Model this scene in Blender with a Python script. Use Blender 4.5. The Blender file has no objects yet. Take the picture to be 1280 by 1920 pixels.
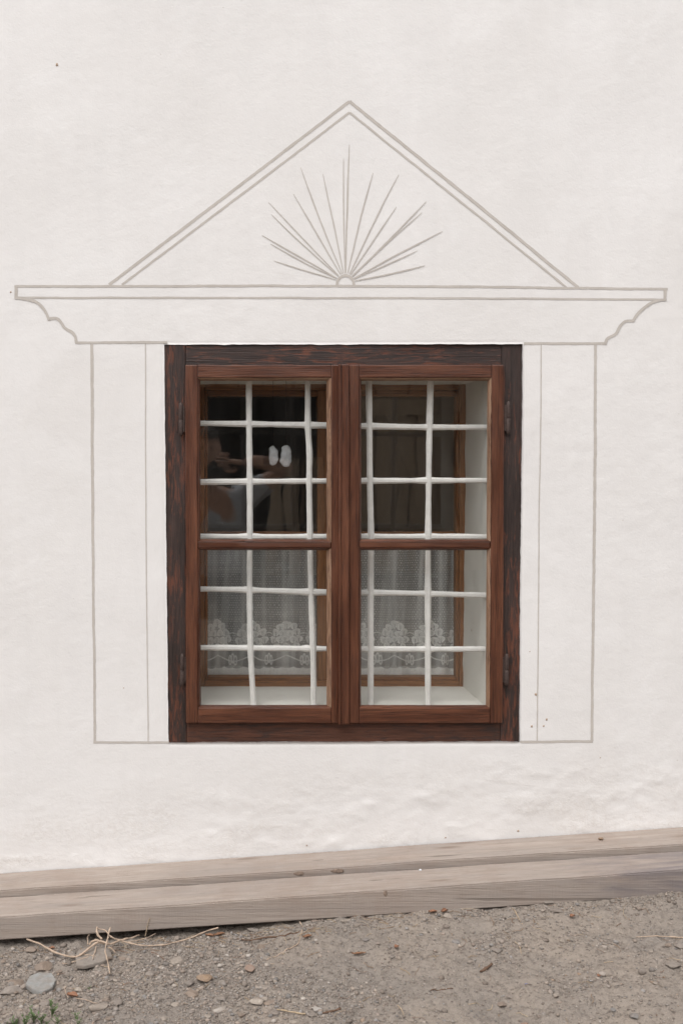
import bpy, bmesh, math, random
import numpy as np
from mathutils import Vector, Matrix

R = math.radians
rng = np.random.default_rng(7)
random.seed(7)
scene = bpy.context.scene
COL = scene.collection

# ------------------------------------------------------------------ camera
F = 1867.0                 # focal length in photo pixels (35 mm equivalent)
CX, CY = 400.0, 960.0      # principal point in photo pixels (the photo is an off-centre crop)
PITCH = R(2.3)
DIST = 2.6                 # camera to wall
CAMZ = 1.092
cam_d = bpy.data.cameras.new('camera'); cam = bpy.data.objects.new('camera', cam_d)
COL.objects.link(cam)
cam.location = (0, -DIST, CAMZ)
cam.rotation_euler = (R(90) - PITCH, 0, 0)
cam_d.sensor_fit = 'VERTICAL'; cam_d.sensor_height = 36.0
cam_d.lens = 36.0 * F / 1920.0
cam_d.shift_x = (640 - CX) / 1920.0
cam_d.shift_y = 0.0
cam_d.clip_start = 0.02; cam_d.clip_end = 400
scene.camera = cam

# ------------------------------------------------------------------ world, sun, exposure
SUN_EL, SUN_AZ = R(59), R(-30)      # azimuth measured from the direction straight in front of the wall (-y), towards -x
w = bpy.data.worlds.new('World'); scene.world = w; w.use_nodes = True
nt = w.node_tree; nt.nodes.clear()
sky = nt.nodes.new('ShaderNodeTexSky'); sky.sky_type = 'NISHITA'; sky.sun_disc = False
sky.sun_elevation = SUN_EL
# direction to the sun: (-sin, -cos)
to_sun = Vector((math.sin(SUN_AZ) * math.cos(SUN_EL), -math.cos(SUN_AZ) * math.cos(SUN_EL), math.sin(SUN_EL)))
sky.sun_rotation = math.atan2(to_sun.x, to_sun.y)
sky.air_density = 1.0; sky.dust_density = 2.0; sky.ozone_density = 1.0
hs = nt.nodes.new('ShaderNodeHueSaturation'); hs.inputs['Saturation'].default_value = 0.12   # overcast: a grey sky
tint = nt.nodes.new('ShaderNodeMix'); tint.data_type = 'RGBA'; tint.blend_type = 'MULTIPLY'; tint.inputs[0].default_value = 1
tint.inputs[7].default_value = (1.0, 0.995, 0.992, 1)
bg = nt.nodes.new('ShaderNodeBackground'); bg.inputs[1].default_value = 0.15
wo = nt.nodes.new('ShaderNodeOutputWorld')
nt.links.new(sky.outputs[0], hs.inputs['Color']); nt.links.new(hs.outputs[0], tint.inputs[6])
nt.links.new(tint.outputs[2], bg.inputs[0]); nt.links.new(bg.outputs[0], wo.inputs[0])
sd = bpy.data.lights.new('sun', 'SUN'); sd.energy = 1.0; sd.angle = R(42); sd.color = (1.0, 0.98, 0.96)
so = bpy.data.objects.new('sun', sd); COL.objects.link(so); so.location = (-3, -5, 8)
so.rotation_euler = (-to_sun).to_track_quat('-Z', 'Y').to_euler()
scene.view_settings.view_transform = 'Standard'; scene.view_settings.look = 'None'
scene.view_settings.exposure = 0.74; scene.view_settings.gamma = 1.0
scene.view_settings.use_curve_mapping = False
scene.render.engine = 'CYCLES'
scene.cycles.transparent_max_bounces = 20; scene.cycles.max_bounces = 6; scene.cycles.diffuse_bounces = 3; scene.cycles.glossy_bounces = 2
scene.cycles.caustics_reflective = False; scene.cycles.caustics_refractive = False
scene.cycles.use_adaptive_sampling = True; scene.cycles.adaptive_threshold = 0.02

# ------------------------------------------------------------------ pixel helpers
FWD = np.array([0, math.cos(PITCH), -math.sin(PITCH)]); UP = np.array([0, math.sin(PITCH), math.cos(PITCH)])
CAMP = np.array([0, -DIST, CAMZ])
def ray(px, py):
    return FWD + np.array([1, 0, 0]) * (px - CX) / F + UP * (CY - py) / F
def W(px, py, y=0.0):
    """world point where the photo pixel meets the vertical plane at depth y"""
    d = ray(px, py); t = (y - CAMP[1]) / d[1]
    return CAMP + d * t
SLOPE = 0.0665
def zg(x):
    """height of the ground: it climbs gently to the right, level further off"""
    return SLOPE * 3.0 * np.tanh((np.asarray(x) - 0.33) / 3.0)
def G(px, py, lift=0.0):
    d = ray(px, py); t = 2.0
    for _ in range(12):
        p = CAMP + d * t
        t += (float(zg(p[0])) + lift - p[2]) / d[2]
    return CAMP + d * t

# ------------------------------------------------------------------ numpy noise
_lat = rng.random((256, 256))
def vnoise(x, y, seed=0):
    x = np.asarray(x, float) + seed * 17.31; y = np.asarray(y, float) + seed * 9.77
    xi = np.floor(x).astype(int); yi = np.floor(y).astype(int)
    fx = x - xi; fy = y - yi
    fx = fx * fx * fx * (fx * (fx * 6 - 15) + 10); fy = fy * fy * fy * (fy * (fy * 6 - 15) + 10)
    g = lambda a, b: _lat[a % 256, b % 256]
    return ((g(xi, yi) * (1 - fx) + g(xi + 1, yi) * fx) * (1 - fy) + (g(xi, yi + 1) * (1 - fx) + g(xi + 1, yi + 1) * fx) * fy) * 2 - 1
def fbm(x, y, oct=4, seed=0, gain=0.5):
    s = 0; a = 1
    for o in range(oct):
        s = s + a * vnoise(np.asarray(x) * 2 ** o, np.asarray(y) * 2 ** o, seed + o * 3); a *= gain
    return s
def sstep(a, b, x):
    t = np.clip((np.asarray(x, float) - a) / (b - a), 0, 1); return t * t * (3 - 2 * t)

# ------------------------------------------------------------------ object helpers
def props(o, label=None, cat=None, group=None, kind=None):
    if label: o['label'] = label
    if cat: o['category'] = cat
    if group: o['group'] = group
    if kind: o['kind'] = kind
    return o
def thing(name, label, cat, loc, group=None):
    o = bpy.data.objects.new(name, None); COL.objects.link(o); o.location = loc
    o.empty_display_size = 0.05
    return props(o, label, cat, group)
def wloc(o):
    v = Vector((0, 0, 0))
    while o is not None:
        v = v + Vector(o.location); o = o.parent
    return v
def mk(name, verts, faces, mat, parent=None, origin=None, smooth=False, attr=None):
    """one mesh object from world-space vertices"""
    verts = np.asarray(verts, float)
    org = np.array(wloc(parent)) if parent is not None else (np.array(origin, float) if origin is not None else np.zeros(3))
    me = bpy.data.meshes.new(name)
    me.from_pydata([tuple(v) for v in (verts - org)], [], [tuple(int(i) for i in f) for f in faces])
    return _fin(name, me, mat, parent, org, smooth, attr)
def mk_np(name, verts, quads, mat, parent=None, origin=None, smooth=True, attr=None):
    verts = np.asarray(verts, float)
    org = np.array(wloc(parent)) if parent is not None else (np.array(origin, float) if origin is not None else np.zeros(3))
    me = bpy.data.meshes.new(name); q = np.asarray(quads, int); k = q.shape[1]
    me.vertices.add(len(verts)); me.vertices.foreach_set('co', (verts - org).astype(np.float32).ravel())
    me.loops.add(q.size); me.loops.foreach_set('vertex_index', q.ravel().astype(np.int32))
    me.polygons.add(len(q)); me.polygons.foreach_set('loop_start', (np.arange(len(q)) * k).astype(np.int32))
    me.update(calc_edges=True); me.validate()
    return _fin(name, me, mat, parent, org, smooth, attr)
def _fin(name, me, mat, parent, org, smooth, attr):
    if attr:
        for an, av in attr.items():
            av = np.asarray(av)
            if av.ndim == 1:
                a = me.attributes.new(an, 'FLOAT', 'POINT'); a.data.foreach_set('value', av.astype(np.float32))
            else:
                a = me.attributes.new(an, 'FLOAT_COLOR', 'POINT'); a.data.foreach_set('color', av.astype(np.float32).ravel())
    if mat: me.materials.append(mat)
    if smooth: me.shade_smooth()
    o = bpy.data.objects.new(name, me); COL.objects.link(o)
    if parent is not None: o.parent = parent
    else: o.location = org
    return o
def bm_to(name, bm, mat, parent=None, origin=None, smooth=False):
    bmesh.ops.recalc_face_normals(bm, faces=bm.faces)
    org = wloc(parent) if parent is not None else Vector(origin if origin is not None else (0, 0, 0))
    bmesh.ops.translate(bm, verts=bm.verts, vec=-org)
    me = bpy.data.meshes.new(name); bm.to_mesh(me); bm.free()
    if mat: me.materials.append(mat)
    if smooth: me.shade_smooth()
    o = bpy.data.objects.new(name, me); COL.objects.link(o)
    if parent is not None: o.parent = parent
    else: o.location = org
    return o
_bs = [0]
def slab(name, corners, y0, y1, mat, parent, axis='v', bevel=0.0025, wob=0.0007, step=0.03, origin=None):
    """a board lying in the wall plane: corners TL,TR,BR,BL as (x,z), front y0, back y1, slightly uneven by hand"""
    TL, TR, BR, BL = [np.array(c, float) for c in corners]
    _bs[0] += 1; s = _bs[0]
    if axis == 'v': L = np.linalg.norm(BL - TL)
    else: L = np.linalg.norm(TR - TL)
    n = max(2, int(L / step))
    vs = []
    for i in range(n + 1):
        t = i / n
        if axis == 'v': a, b = TL + (BL - TL) * t, TR + (BR - TR) * t
        else: a, b = TL + (TR - TL) * t, BL + (BR - BL) * t
        j = [wob * float(vnoise(t * L * 14 + k * 31.7, s * 3.3, k)) for k in range(4)]
        u = (b - a) / np.linalg.norm(b - a)
        a = a + u * j[0]; b = b + u * j[1]
        vs += [(a[0], y0 + j[2], a[1]), (b[0], y0 + j[3], b[1]), (b[0], y1, b[1]), (a[0], y1, a[1])]
    fs = []
    for i in range(n):
        o = 4 * i
        for k in range(4):
            k2 = (k + 1) % 4
            fs.append((o + k, o + k2, o + 4 + k2, o + 4 + k))
    fs.append((3, 2, 1, 0)); o = 4 * n; fs.append((o, o + 1, o + 2, o + 3))
    bm = bmesh.new(); bv = [bm.verts.new(v) for v in vs]
    for f in fs: bm.faces.new([bv[k] for k in f])
    bmesh.ops.recalc_face_normals(bm, faces=bm.faces)
    if bevel > 0:
        es = [e for e in bm.edges if e.calc_face_angle(0) > 0.6]
        bmesh.ops.bevel(bm, geom=es, offset=bevel, segments=2, affect='EDGES', profile=0.6)
    o = bm_to(name, bm, mat, parent, origin)
    return o
def wq(TL, TR, BR, BL, y):
    """four photo pixels to (x,z) corners in plane y"""
    return [(W(*p, y)[0], W(*p, y)[2]) for p in (TL, TR, BR, BL)]
def wr(x0, y0, x1, y1, y): return wq((x0, y0), (x1, y0), (x1, y1), (x0, y1), y)
def tube_data(pts, rad, n=6):
    pts = [np.array(p, float) for p in pts]; m = len(pts)
    rad = rad if hasattr(rad, '__len__') else [rad] * m
    vs, fs = [], []; ref = np.array([0.13, 0.9, 0.41]); 
    for i, p in enumerate(pts):
        t = pts[min(i + 1, m - 1)] - pts[max(i - 1, 0)]; t /= np.linalg.norm(t) + 1e-12
        a = np.cross(t, ref); a /= np.linalg.norm(a) + 1e-12; b = np.cross(t, a)
        for k in range(n):
            an = 2 * math.pi * k / n
            vs.append(p + rad[i] * (a * math.cos(an) + b * math.sin(an)))
    for i in range(m - 1):
        for k in range(n):
            k2 = (k + 1) % n
            fs.append((i * n + k, i * n + k2, (i + 1) * n + k2, (i + 1) * n + k))
    fs.append(tuple(range(n - 1, -1, -1))); fs.append(tuple((m - 1) * n + k for k in range(n)))
    return vs, fs
def smooth_path(pts, k=6):
    pts = [np.array(p, float) for p in pts]; out = []
    for i in range(len(pts) - 1):
        p0 = pts[max(i - 1, 0)]; p1 = pts[i]; p2 = pts[i + 1]; p3 = pts[min(i + 2, len(pts) - 1)]
        for j in range(k):
            t = j / k
            out.append(0.5 * (2 * p1 + (p2 - p0) * t + (2 * p0 - 5 * p1 + 4 * p2 - p3) * t * t + (3 * p1 - p0 - 3 * p2 + p3) * t ** 3))
    out.append(pts[-1]); return out

# ------------------------------------------------------------------ materials
def new_mat(name):
    m = bpy.data.materials.new(name); m.use_nodes = True
    t = m.node_tree; b = t.nodes['Principled BSDF']; return m, t, b
class N:
    """tiny node-tree builder"""
    def __init__(s, t): s.t = t
    def n(s, typ, **kw):
        x = s.t.nodes.new(typ)
        for k, v in kw.items(): setattr(x, k, v)
        return x
    def link(s, a, b): s.t.links.new(a, b)
    def coord(s, scale=(1, 1, 1), loc=(0, 0, 0), world=True, rot=(0, 0, 0)):
        if world: src = s.n('ShaderNodeNewGeometry').outputs['Position']
        else: src = s.n('ShaderNodeTexCoord').outputs['Object']
        m = s.n('ShaderNodeMapping'); m.inputs['Scale'].default_value = scale; m.inputs['Location'].default_value = loc
        m.inputs['Rotation'].default_value = rot
        s.link(src, m.inputs[0]); return m.outputs[0]
    def noise(s, vec, scale, detail=4, rough=0.55, dist=0.0):
        x = s.n('ShaderNodeTexNoise'); x.inputs['Scale'].default_value = scale; x.inputs['Detail'].default_value = detail
        x.inputs['Roughness'].default_value = rough; x.inputs['Distortion'].default_value = dist
        s.link(vec, x.inputs['Vector']); return x.outputs['Fac']
    def voro(s, vec, scale, feature='F1', rnd=1.0):
        x = s.n('ShaderNodeTexVoronoi', feature=feature); x.inputs['Scale'].default_value = scale
        x.inputs['Randomness'].default_value = rnd
        s.link(vec, x.inputs['Vector']); return x
    def ramp(s, fac, stops, interp='LINEAR'):
        x = s.n('ShaderNodeValToRGB'); x.color_ramp.interpolation = interp
        el = x.color_ramp.elements
        while len(el) < len(stops): el.new(0.5)
        for e, (p, c) in zip(el, stops):
            e.position = p; e.color = (c, c, c, 1) if not hasattr(c, '__len__') else (*c, 1)
        s.link(fac, x.inputs[0]); return x.outputs[0]
    def mix(s, fac, a, b, mode='MIX'):
        x = s.n('ShaderNodeMix', data_type='RGBA', blend_type=mode)
        for i, v in ((0, fac), (6, a), (7, b)):
            if isinstance(v, (int, float)): x.inputs[i].default_value = v if i == 0 else (v, v, v, 1)
            elif isinstance(v, tuple): x.inputs[i].default_value = (*v, 1)
            else: s.link(v, x.inputs[i])
        return x.outputs[2]
    def math(s, op, a, b=None, c=None, clamp=False):
        x = s.n('ShaderNodeMath', operation=op); x.use_clamp = clamp
        for i, v in enumerate((a, b, c)):
            if v is None: continue
            if isinstance(v, (int, float)): x.inputs[i].default_value = v
            else: s.link(v, x.inputs[i])
        return x.outputs[0]
    def bump(s, h, strength, dist, nrm=None):
        x = s.n('ShaderNodeBump'); x.inputs['Strength'].default_value = strength; x.inputs['Distance'].default_value = dist
        s.link(h, x.inputs['Height'])
        if nrm is not None: s.link(nrm, x.inputs['Normal'])
        return x.outputs[0]

def mat_plaster(name, base=(0.760, 0.740, 0.724), dirt=(0.64, 0.60, 0.57), dirt_amt=1.0, fine=1.0):
    m, t, b = new_mat(name); n = N(t); v = n.coord()
    a = n.noise(v, 1.7, 3, 0.6); c = n.noise(v, 7, 3, 0.65, 0.4)
    col = n.mix(n.ramp(a, [(0.35, 0.0), (0.75, 1.0)]), tuple(x * 1.01 for x in base), tuple(x * y for x, y in zip(base, (0.955, 0.948, 0.938))))
    col = n.mix(n.ramp(c, [(0.60, 0.0), (0.80, 0.15 * dirt_amt)]), col, dirt)
    bm_ = n.noise(n.coord(scale=(15, 15, 2.6)), 1.0, 3, 0.65, 0.5)
    col = n.mix(n.ramp(bm_, [(0.40, 0.0), (0.72, 0.30 * dirt_amt)]), col, tuple(x * 0.90 for x in base))
    pt = n.noise(v, 3.1, 4, 0.7, 0.8)
    col = n.mix(n.ramp(pt, [(0.54, 0.0), (0.60, 0.30 * dirt_amt)]), col, tuple(min(1, x * y) for x, y in zip(base, (1.05, 1.055, 1.06))))
    sep = n.n('ShaderNodeSeparateXYZ'); n.link(v, sep.inputs[0])
    crust = n.noise(v, 75, 4, 0.72, 0.3)
    lowm = n.ramp(n.math('SUBTRACT', sep.outputs[2], n.math('MULTIPLY', sep.outputs[0], 0.0665)), [(0.10, 1.0), (0.34, 0.0)])
    lowm = n.math('MULTIPLY', lowm, n.ramp(n.noise(n.coord(scale=(3.5, 1, 9)), 1.0, 3, 0.6, 0.5), [(0.44, 0.12), (0.60, 1.0)]))
    # a little splash dirt near the ground, caught in the crust
    col = n.mix(n.math('MULTIPLY', n.math('MULTIPLY', lowm, n.ramp(crust, [(0.36, 0.75), (0.62, 0.08)])), 0.50 * dirt_amt), col, (0.55, 0.495, 0.445))
    # sparse specks
    vo = n.voro(v, 26); sp = n.ramp(vo.outputs['Distance'], [(0.030, 1.0), (0.055, 0.0)])
    pick = n.ramp(n.noise(v, 11, 1), [(0.60, 0.0), (0.64, 1.0)])
    col = n.mix(n.math('MULTIPLY', n.math('MULTIPLY', sp, pick), 0.45 * dirt_amt), col, (0.40, 0.33, 0.27))
    n.link(col, b.inputs['Base Color']); b.inputs['Roughness'].default_value = 0.92
    b.inputs['Specular IOR Level'].default_value = 0.15
    br = n.noise(n.coord(scale=(9, 20, 16)), 2.2, 2, 0.6, 0.9)
    g1 = n.noise(v, 240, 2, 0.6); g2 = n.noise(v, 55, 2, 0.6)
    h = n.math('ADD', n.math('MULTIPLY', g1, 0.42), n.math('ADD', n.math('MULTIPLY', g2, 0.75), n.math('MULTIPLY', br, 0.30)))
    h = n.math('ADD', h, n.math('MULTIPLY', n.math('MULTIPLY', lowm, crust), 2.4))
    n.link(n.bump(h, 0.50 * fine, 0.0015), b.inputs['Normal'])
    return m

def mat_wood(name, dark, mid, light, axis, wear=None, wear_amt=0.0, rough=0.55, grain=1.0, bump=0.35, spec=0.4, world=True, dust=0.0, wear_mix=0.72):
    m, t, b = new_mat(name); n = N(t)
    lo, hi = 7.0, 210.0
    sc = {'x': (lo, hi, hi), 'y': (hi, lo, hi), 'z': (hi, hi, lo)}[axis]
    sc2 = {'x': (3.5, 34, 34), 'y': (34, 3.5, 34), 'z': (34, 34, 3.5)}[axis]
    sc3 = {'x': (12, 520, 520), 'y': (520, 12, 520), 'z': (520, 520, 12)}[axis]
    v = n.coord(sc, world=world); vB = n.coord(sc2, world=world); vF = n.coord(sc3, world=world); vI = n.coord(world=world)
    g = n.noise(v, 1.0, 3, 0.65, 0.9); f = n.noise(vF, 1.0, 2, 0.6); big = n.noise(vB, 1.0, 3, 0.6, 0.3)
    col = n.mix(n.ramp(g, [(0.18, 0.0), (0.62, 1.0)]), dark, mid)
    col = n.mix(n.ramp(big, [(0.45, 0.0), (0.75, 0.85)]), col, light)
    col = n.mix(n.math('MULTIPLY', n.ramp(f, [(0.34, 1.0), (0.48, 0.0)]), 0.60 * grain), col, tuple(x * 0.35 for x in dark))
    if wear is not None:
        w1 = n.noise(n.coord({'x': (16, 110, 110), 'y': (110, 16, 110), 'z': (110, 110, 16)}[axis], world=world), 1.0, 6, 0.72, 0.7)
        w2 = n.noise(vI, 4.5, 3, 0.6)
        wm = n.ramp(n.math('ADD', n.math('MULTIPLY', w1, 0.72), n.math('MULTIPLY', w2, 0.40)), [(0.605 - 0.10 * wear_amt, 0.0), (0.70 - 0.09 * wear_amt, 1.0)])
        col = n.mix(n.math('MULTIPLY', wm, wear_mix), col, wear)
    if dust > 0:
        d = n.ramp(n.noise(vI, 18, 5, 0.7), [(0.45, 0.0), (0.8, 1.0)])
        col = n.mix(n.math('MULTIPLY', d, dust), col, (0.34, 0.28, 0.24))
    n.link(col, b.inputs['Base Color'])
    n.link(n.ramp(big, [(0.3, rough - 0.08), (0.7, rough + 0.12)]), b.inputs['Roughness'])
    b.inputs['Specular IOR Level'].default_value = spec
    h = n.math('ADD', n.math('MULTIPLY', g, 1.0), n.math('MULTIPLY', f, 0.8))
    if wear is not None: h = n.math('SUBTRACT', h, n.math('MULTIPLY', wm, 0.25))
    n.link(n.bump(h, bump, 0.0022), b.inputs['Normal'])
    return m

def mat_plain(name, col, rough=0.6, var=0.12, scale=30, spec=0.3, metal=0.0, bump=0.2, world=False):
    m, t, b = new_mat(name); n = N(t); v = n.coord(world=world)
    a = n.noise(v, scale, 5, 0.65)
    n.link(n.mix(n.ramp(a, [(0.3, 0.0), (0.7, 1.0)]), tuple(x * (1 - var) for x in col), tuple(min(1, x * (1 + var)) for x in col)), b.inputs['Base Color'])
    b.inputs['Roughness'].default_value = rough; b.inputs['Metallic'].default_value = metal
    b.inputs['Specular IOR Level'].default_value = spec
    n.link(n.bump(n.noise(v, scale * 3, 3), bump, 0.001), b.inputs['Normal'])
    return m

def mat_glass(name, gain=1.0):
    m = bpy.data.materials.new(name); m.use_nodes = True; t = m.node_tree; t.nodes.clear(); n = N(t)
    geo = n.n('ShaderNodeNewGeometry')
    bmp = n.bump(n.noise(n.coord(scale=(1, 1, 1)), 3.5, 2, 0.5), 0.10, 0.010)
    dp = n.n('ShaderNodeVectorMath', operation='DOT_PRODUCT'); n.link(geo.outputs['Incoming'], dp.inputs[0]); n.link(geo.outputs['Normal'], dp.inputs[1])
    c = n.math('ABSOLUTE', dp.outputs['Value'])
    s = n.math('POWER', n.math('SUBTRACT', 1.0, c, clamp=True), 5.0)
    fac = n.math('ADD', n.math('MULTIPLY', s, 0.957), 0.043 * gain, clamp=True)
    tr = n.n('ShaderNodeBsdfTransparent'); tr.inputs[0].default_value = (0.988, 0.994, 0.990, 1)
    gl = n.n('ShaderNodeBsdfGlossy'); gl.inputs['Roughness'].default_value = 0.004; n.link(bmp, gl.inputs['Normal'])
    mx = n.n('ShaderNodeMixShader'); n.link(fac, mx.inputs[0]); n.link(tr.outputs[0], mx.inputs[1]); n.link(gl.outputs[0], mx.inputs[2])
    # a film of dust on the pane
    df = n.n('ShaderNodeBsdfDiffuse'); df.inputs[0].default_value = (0.6, 0.57, 0.53, 1)
    dn = n.math('MULTIPLY', n.ramp(n.noise(n.coord(scale=(14, 14, 3)), 1.0, 5, 0.7), [(0.35, 0.1), (0.8, 1.0)]), 0.012)
    m2 = n.n('ShaderNodeMixShader'); n.link(dn, m2.inputs[0]); n.link(mx.outputs[0], m2.inputs[1]); n.link(df.outputs[0], m2.inputs[2])
    out = n.n('ShaderNodeOutputMaterial'); n.link(m2.outputs[0], out.inputs[0])
    return m

def mat_lace():
    m = bpy.data.materials.new('lace'); m.use_nodes = True; t = m.node_tree; t.nodes.clear(); n = N(t)
    at = n.n('ShaderNodeAttribute', attribute_name='lace_weight')
    df = n.n('ShaderNodeBsdfDiffuse'); df.inputs[0].default_value = (0.90, 0.875, 0.865, 1)
    tl = n.n('ShaderNodeBsdfTranslucent'); tl.inputs[0].default_value = (0.90, 0.875, 0.865, 1)
    m1 = n.n('ShaderNodeMixShader'); m1.inputs[0].default_value = 0.12; n.link(df.outputs[0], m1.inputs[1]); n.link(tl.outputs[0], m1.inputs[2])
    tr = n.n('ShaderNodeBsdfTransparent')
    mx = n.n('ShaderNodeMixShader'); n.link(n.math('MULTIPLY', at.outputs['Fac'], 1.0, clamp=True), mx.inputs[0]); n.link(tr.outputs[0], mx.inputs[1]); n.link(m1.outputs[0], mx.inputs[2])
    out = n.n('ShaderNodeOutputMaterial'); n.link(mx.outputs[0], out.inputs[0])
    return m

def mat_ground():
    m, t, b = new_mat('dirt'); n = N(t); v = n.coord()
    a = n.noise(v, 3.2, 3, 0.65, 0.4); f = n.noise(v, 60, 4, 0.75); g = n.noise(v, 420, 2, 0.7)
    col = n.mix(n.ramp(a, [(0.36, 0.0), (0.66, 1.0)]), (0.250, 0.218, 0.190), (0.315, 0.265, 0.220))
    col = n.mix(n.ramp(f, [(0.32, 0.55), (0.52, 0.0)]), col, (0.135, 0.112, 0.096))
    col = n.mix(n.ramp(g, [(0.52, 0.0), (0.78, 0.6)]), col, (0.33, 0.295, 0.262))
    vo = n.voro(v, 150); pb = n.ramp(vo.outputs['Distance'], [(0.18, 1.0), (0.34, 0.0)])
    sel = n.ramp(n.noise(v, 24, 3), [(0.50, 0.0), (0.60, 1.0)])
    pebc = n.mix(n.ramp(vo.outputs['Color'], [(0.2, 0.0), (0.8, 1.0)]), (0.19, 0.16, 0.14), (0.31, 0.27, 0.24))
    mk_ = n.math('MULTIPLY', pb, sel)
    col = n.mix(n.math('MULTIPLY', mk_, 0.7), col, pebc)
    n.link(col, b.inputs['Base Color']); b.inputs['Roughness'].default_value = 0.95; b.inputs['Specular IOR Level'].default_value = 0.1
    h = n.math('ADD', n.math('MULTIPLY', f, 0.9), n.math('ADD', n.math('MULTIPLY', g, 0.35), n.math('MULTIPLY', mk_, 0.5)))
    n.link(n.bump(h, 0.9, 0.008), b.inputs['Normal'])
    return m

def mat_stone():
    m, t, b = new_mat('stone'); n = N(t); v = n.coord(world=True)
    oi = n.n('ShaderNodeObjectInfo')
    a = n.noise(v, 70, 6, 0.7, 0.3); f = n.noise(v, 300, 4, 0.7)
    col = n.mix(n.ramp(a, [(0.30, 0.0), (0.70, 1.0)]), n.mix(1.0, oi.outputs['Color'], (0.68, 0.66, 0.64), 'MULTIPLY'), n.mix(1.0, oi.outputs['Color'], (1.14, 1.12, 1.10), 'MULTIPLY'))
    col = n.mix(n.ramp(f, [(0.58, 0.0), (0.80, 0.35)]), col, (0.46, 0.41, 0.36))
    sep = n.n('ShaderNodeSeparateXYZ'); n.link(n.n('ShaderNodeTexCoord').outputs['Object'], sep.inputs[0])
    dd = n.math('MULTIPLY', n.ramp(n.noise(v, 40, 4, 0.65), [(0.34, 0.15), (0.62, 1.0)]), 0.62)
    col = n.mix(dd, col, (0.225, 0.185, 0.155))
    n.link(col, b.inputs['Base Color']); b.inputs['Roughness'].default_value = 0.88; b.inputs['Specular IOR Level'].default_value = 0.2
    n.link(n.bump(n.math('ADD', a, n.math('MULTIPLY', f, 0.4)), 0.5, 0.003), b.inputs['Normal'])
    return m

def mat_attrcol(name, rough=0.9):
    m, t, b = new_mat(name); n = N(t); v = n.coord()
    at = n.n('ShaderNodeAttribute', attribute_name='tone')
    n.link(n.mix(n.noise(v, 250, 4, 0.7), n.mix(1.0, at.outputs['Color'], (0.75, 0.75, 0.75), 'MULTIPLY'), n.mix(1.0, at.outputs['Color'], (1.2, 1.2, 1.2), 'MULTIPLY')), b.inputs['Base Color'])
    b.inputs['Roughness'].default_value = rough; b.inputs['Specular IOR Level'].default_value = 0.15
    return m

def mat_timber(name, stain=False):
    """weathered sawn softwood: pale grey beige, fine saw marks, knots"""
    m, t, b = new_mat(name); n = N(t)
    v = n.coord((2.4, 80, 80)); vF = n.coord((14, 300, 300)); vI = n.coord(); vB = n.coord((1.6, 22, 22))
    g = n.noise(v, 1.0, 5, 0.62, 1.2); f = n.noise(vF, 1.0, 3, 0.6); big = n.noise(vB, 1.0, 5, 0.6, 0.4)
    col = n.mix(n.ramp(g, [(0.30, 0.0), (0.70, 1.0)]), (0.295, 0.243, 0.206), (0.398, 0.338, 0.294))
    col = n.mix(n.ramp(big, [(0.42, 0.0), (0.66, 0.75)]), col, (0.285, 0.246, 0.220))
    col = n.mix(n.ramp(f, [(0.32, 0.40), (0.44, 0.0)]), col, (0.20, 0.16, 0.135))
    kn = n.voro(n.coord((3.2, 14, 14)), 1.0); kd = n.ramp(kn.outputs['Distance'], [(0.05, 1.0), (0.16, 0.0)])
    col = n.mix(n.math('MULTIPLY', kd, 0.75), col, (0.17, 0.115, 0.085))
    crk = n.ramp(n.noise(n.coord((1.1, 70, 70), (3.1, 7.7, 1.3)), 1.0, 2, 0.5, 0.2), [(0.268, 1.0), (0.285, 0.0)])
    col = n.mix(n.math('MULTIPLY', crk, 0.5), col, (0.10, 0.08, 0.065))
    saw = n.noise(n.coord((240, 9, 14)), 1.0, 2, 0.5)
    sep = n.n('ShaderNodeSeparateXYZ'); n.link(vI, sep.inputs[0])
    # patchy red-brown dirt
    dn = n.ramp(n.noise(vI, 6.5, 6, 0.7, 0.3), [(0.48, 0.0), (0.74, 0.5)])
    col = n.mix(dn, col, (0.27, 0.20, 0.16))
    if stain:   # blue-grey mould stain towards the right-hand end
        sx = n.ramp(n.math('MULTIPLY_ADD', n.math('ADD', sep.outputs[0], n.math('MULTIPLY', n.noise(n.coord((5, 30, 30)), 1.0, 5, 0.7), 0.40)), 1.0, -0.75), [(0.30, 0.0), (0.44, 1.0)])
        sn = n.ramp(n.noise(n.coord((3, 26, 26)), 1.0, 5, 0.65, 0.5), [(0.36, 0.0), (0.60, 1.0)])
        col = n.mix(n.math('MULTIPLY', n.math('MULTIPLY', sx, sn), 0.72), col, (0.165, 0.145, 0.15))
    n.link(col, b.inputs['Base Color']); b.inputs['Roughness'].default_value = 0.85; b.inputs['Specular IOR Level'].default_value = 0.15
    h = n.math('ADD', g, n.math('ADD', n.math('MULTIPLY', f, 0.6), n.math('SUBTRACT', n.math('MULTIPLY', saw, 0.35), n.math('MULTIPLY', crk, 1.5))))
    n.link(n.bump(h, 0.55, 0.0025), b.inputs['Normal'])
    return m

def mat_paintline():
    m, t, b = new_mat('taupe_paint'); n = N(t); v = n.coord()
    a = n.noise(v, 22, 5, 0.65); f = n.noise(v, 160, 4, 0.7)
    col = n.mix(n.ramp(a, [(0.3, 0.0), (0.72, 1.0)]), (0.475, 0.435, 0.395), (0.545, 0.505, 0.463))
    col = n.mix(n.ramp(f, [(0.62, 0.0), (0.74, 0.6)]), col, (0.70, 0.66, 0.63))
    n.link(col, b.inputs['Base Color']); b.inputs['Roughness'].default_value = 0.9; b.inputs['Specular IOR Level'].default_value = 0.15
    n.link(n.bump(f, 0.3, 0.002), b.inputs['Normal'])
    return m

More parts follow.
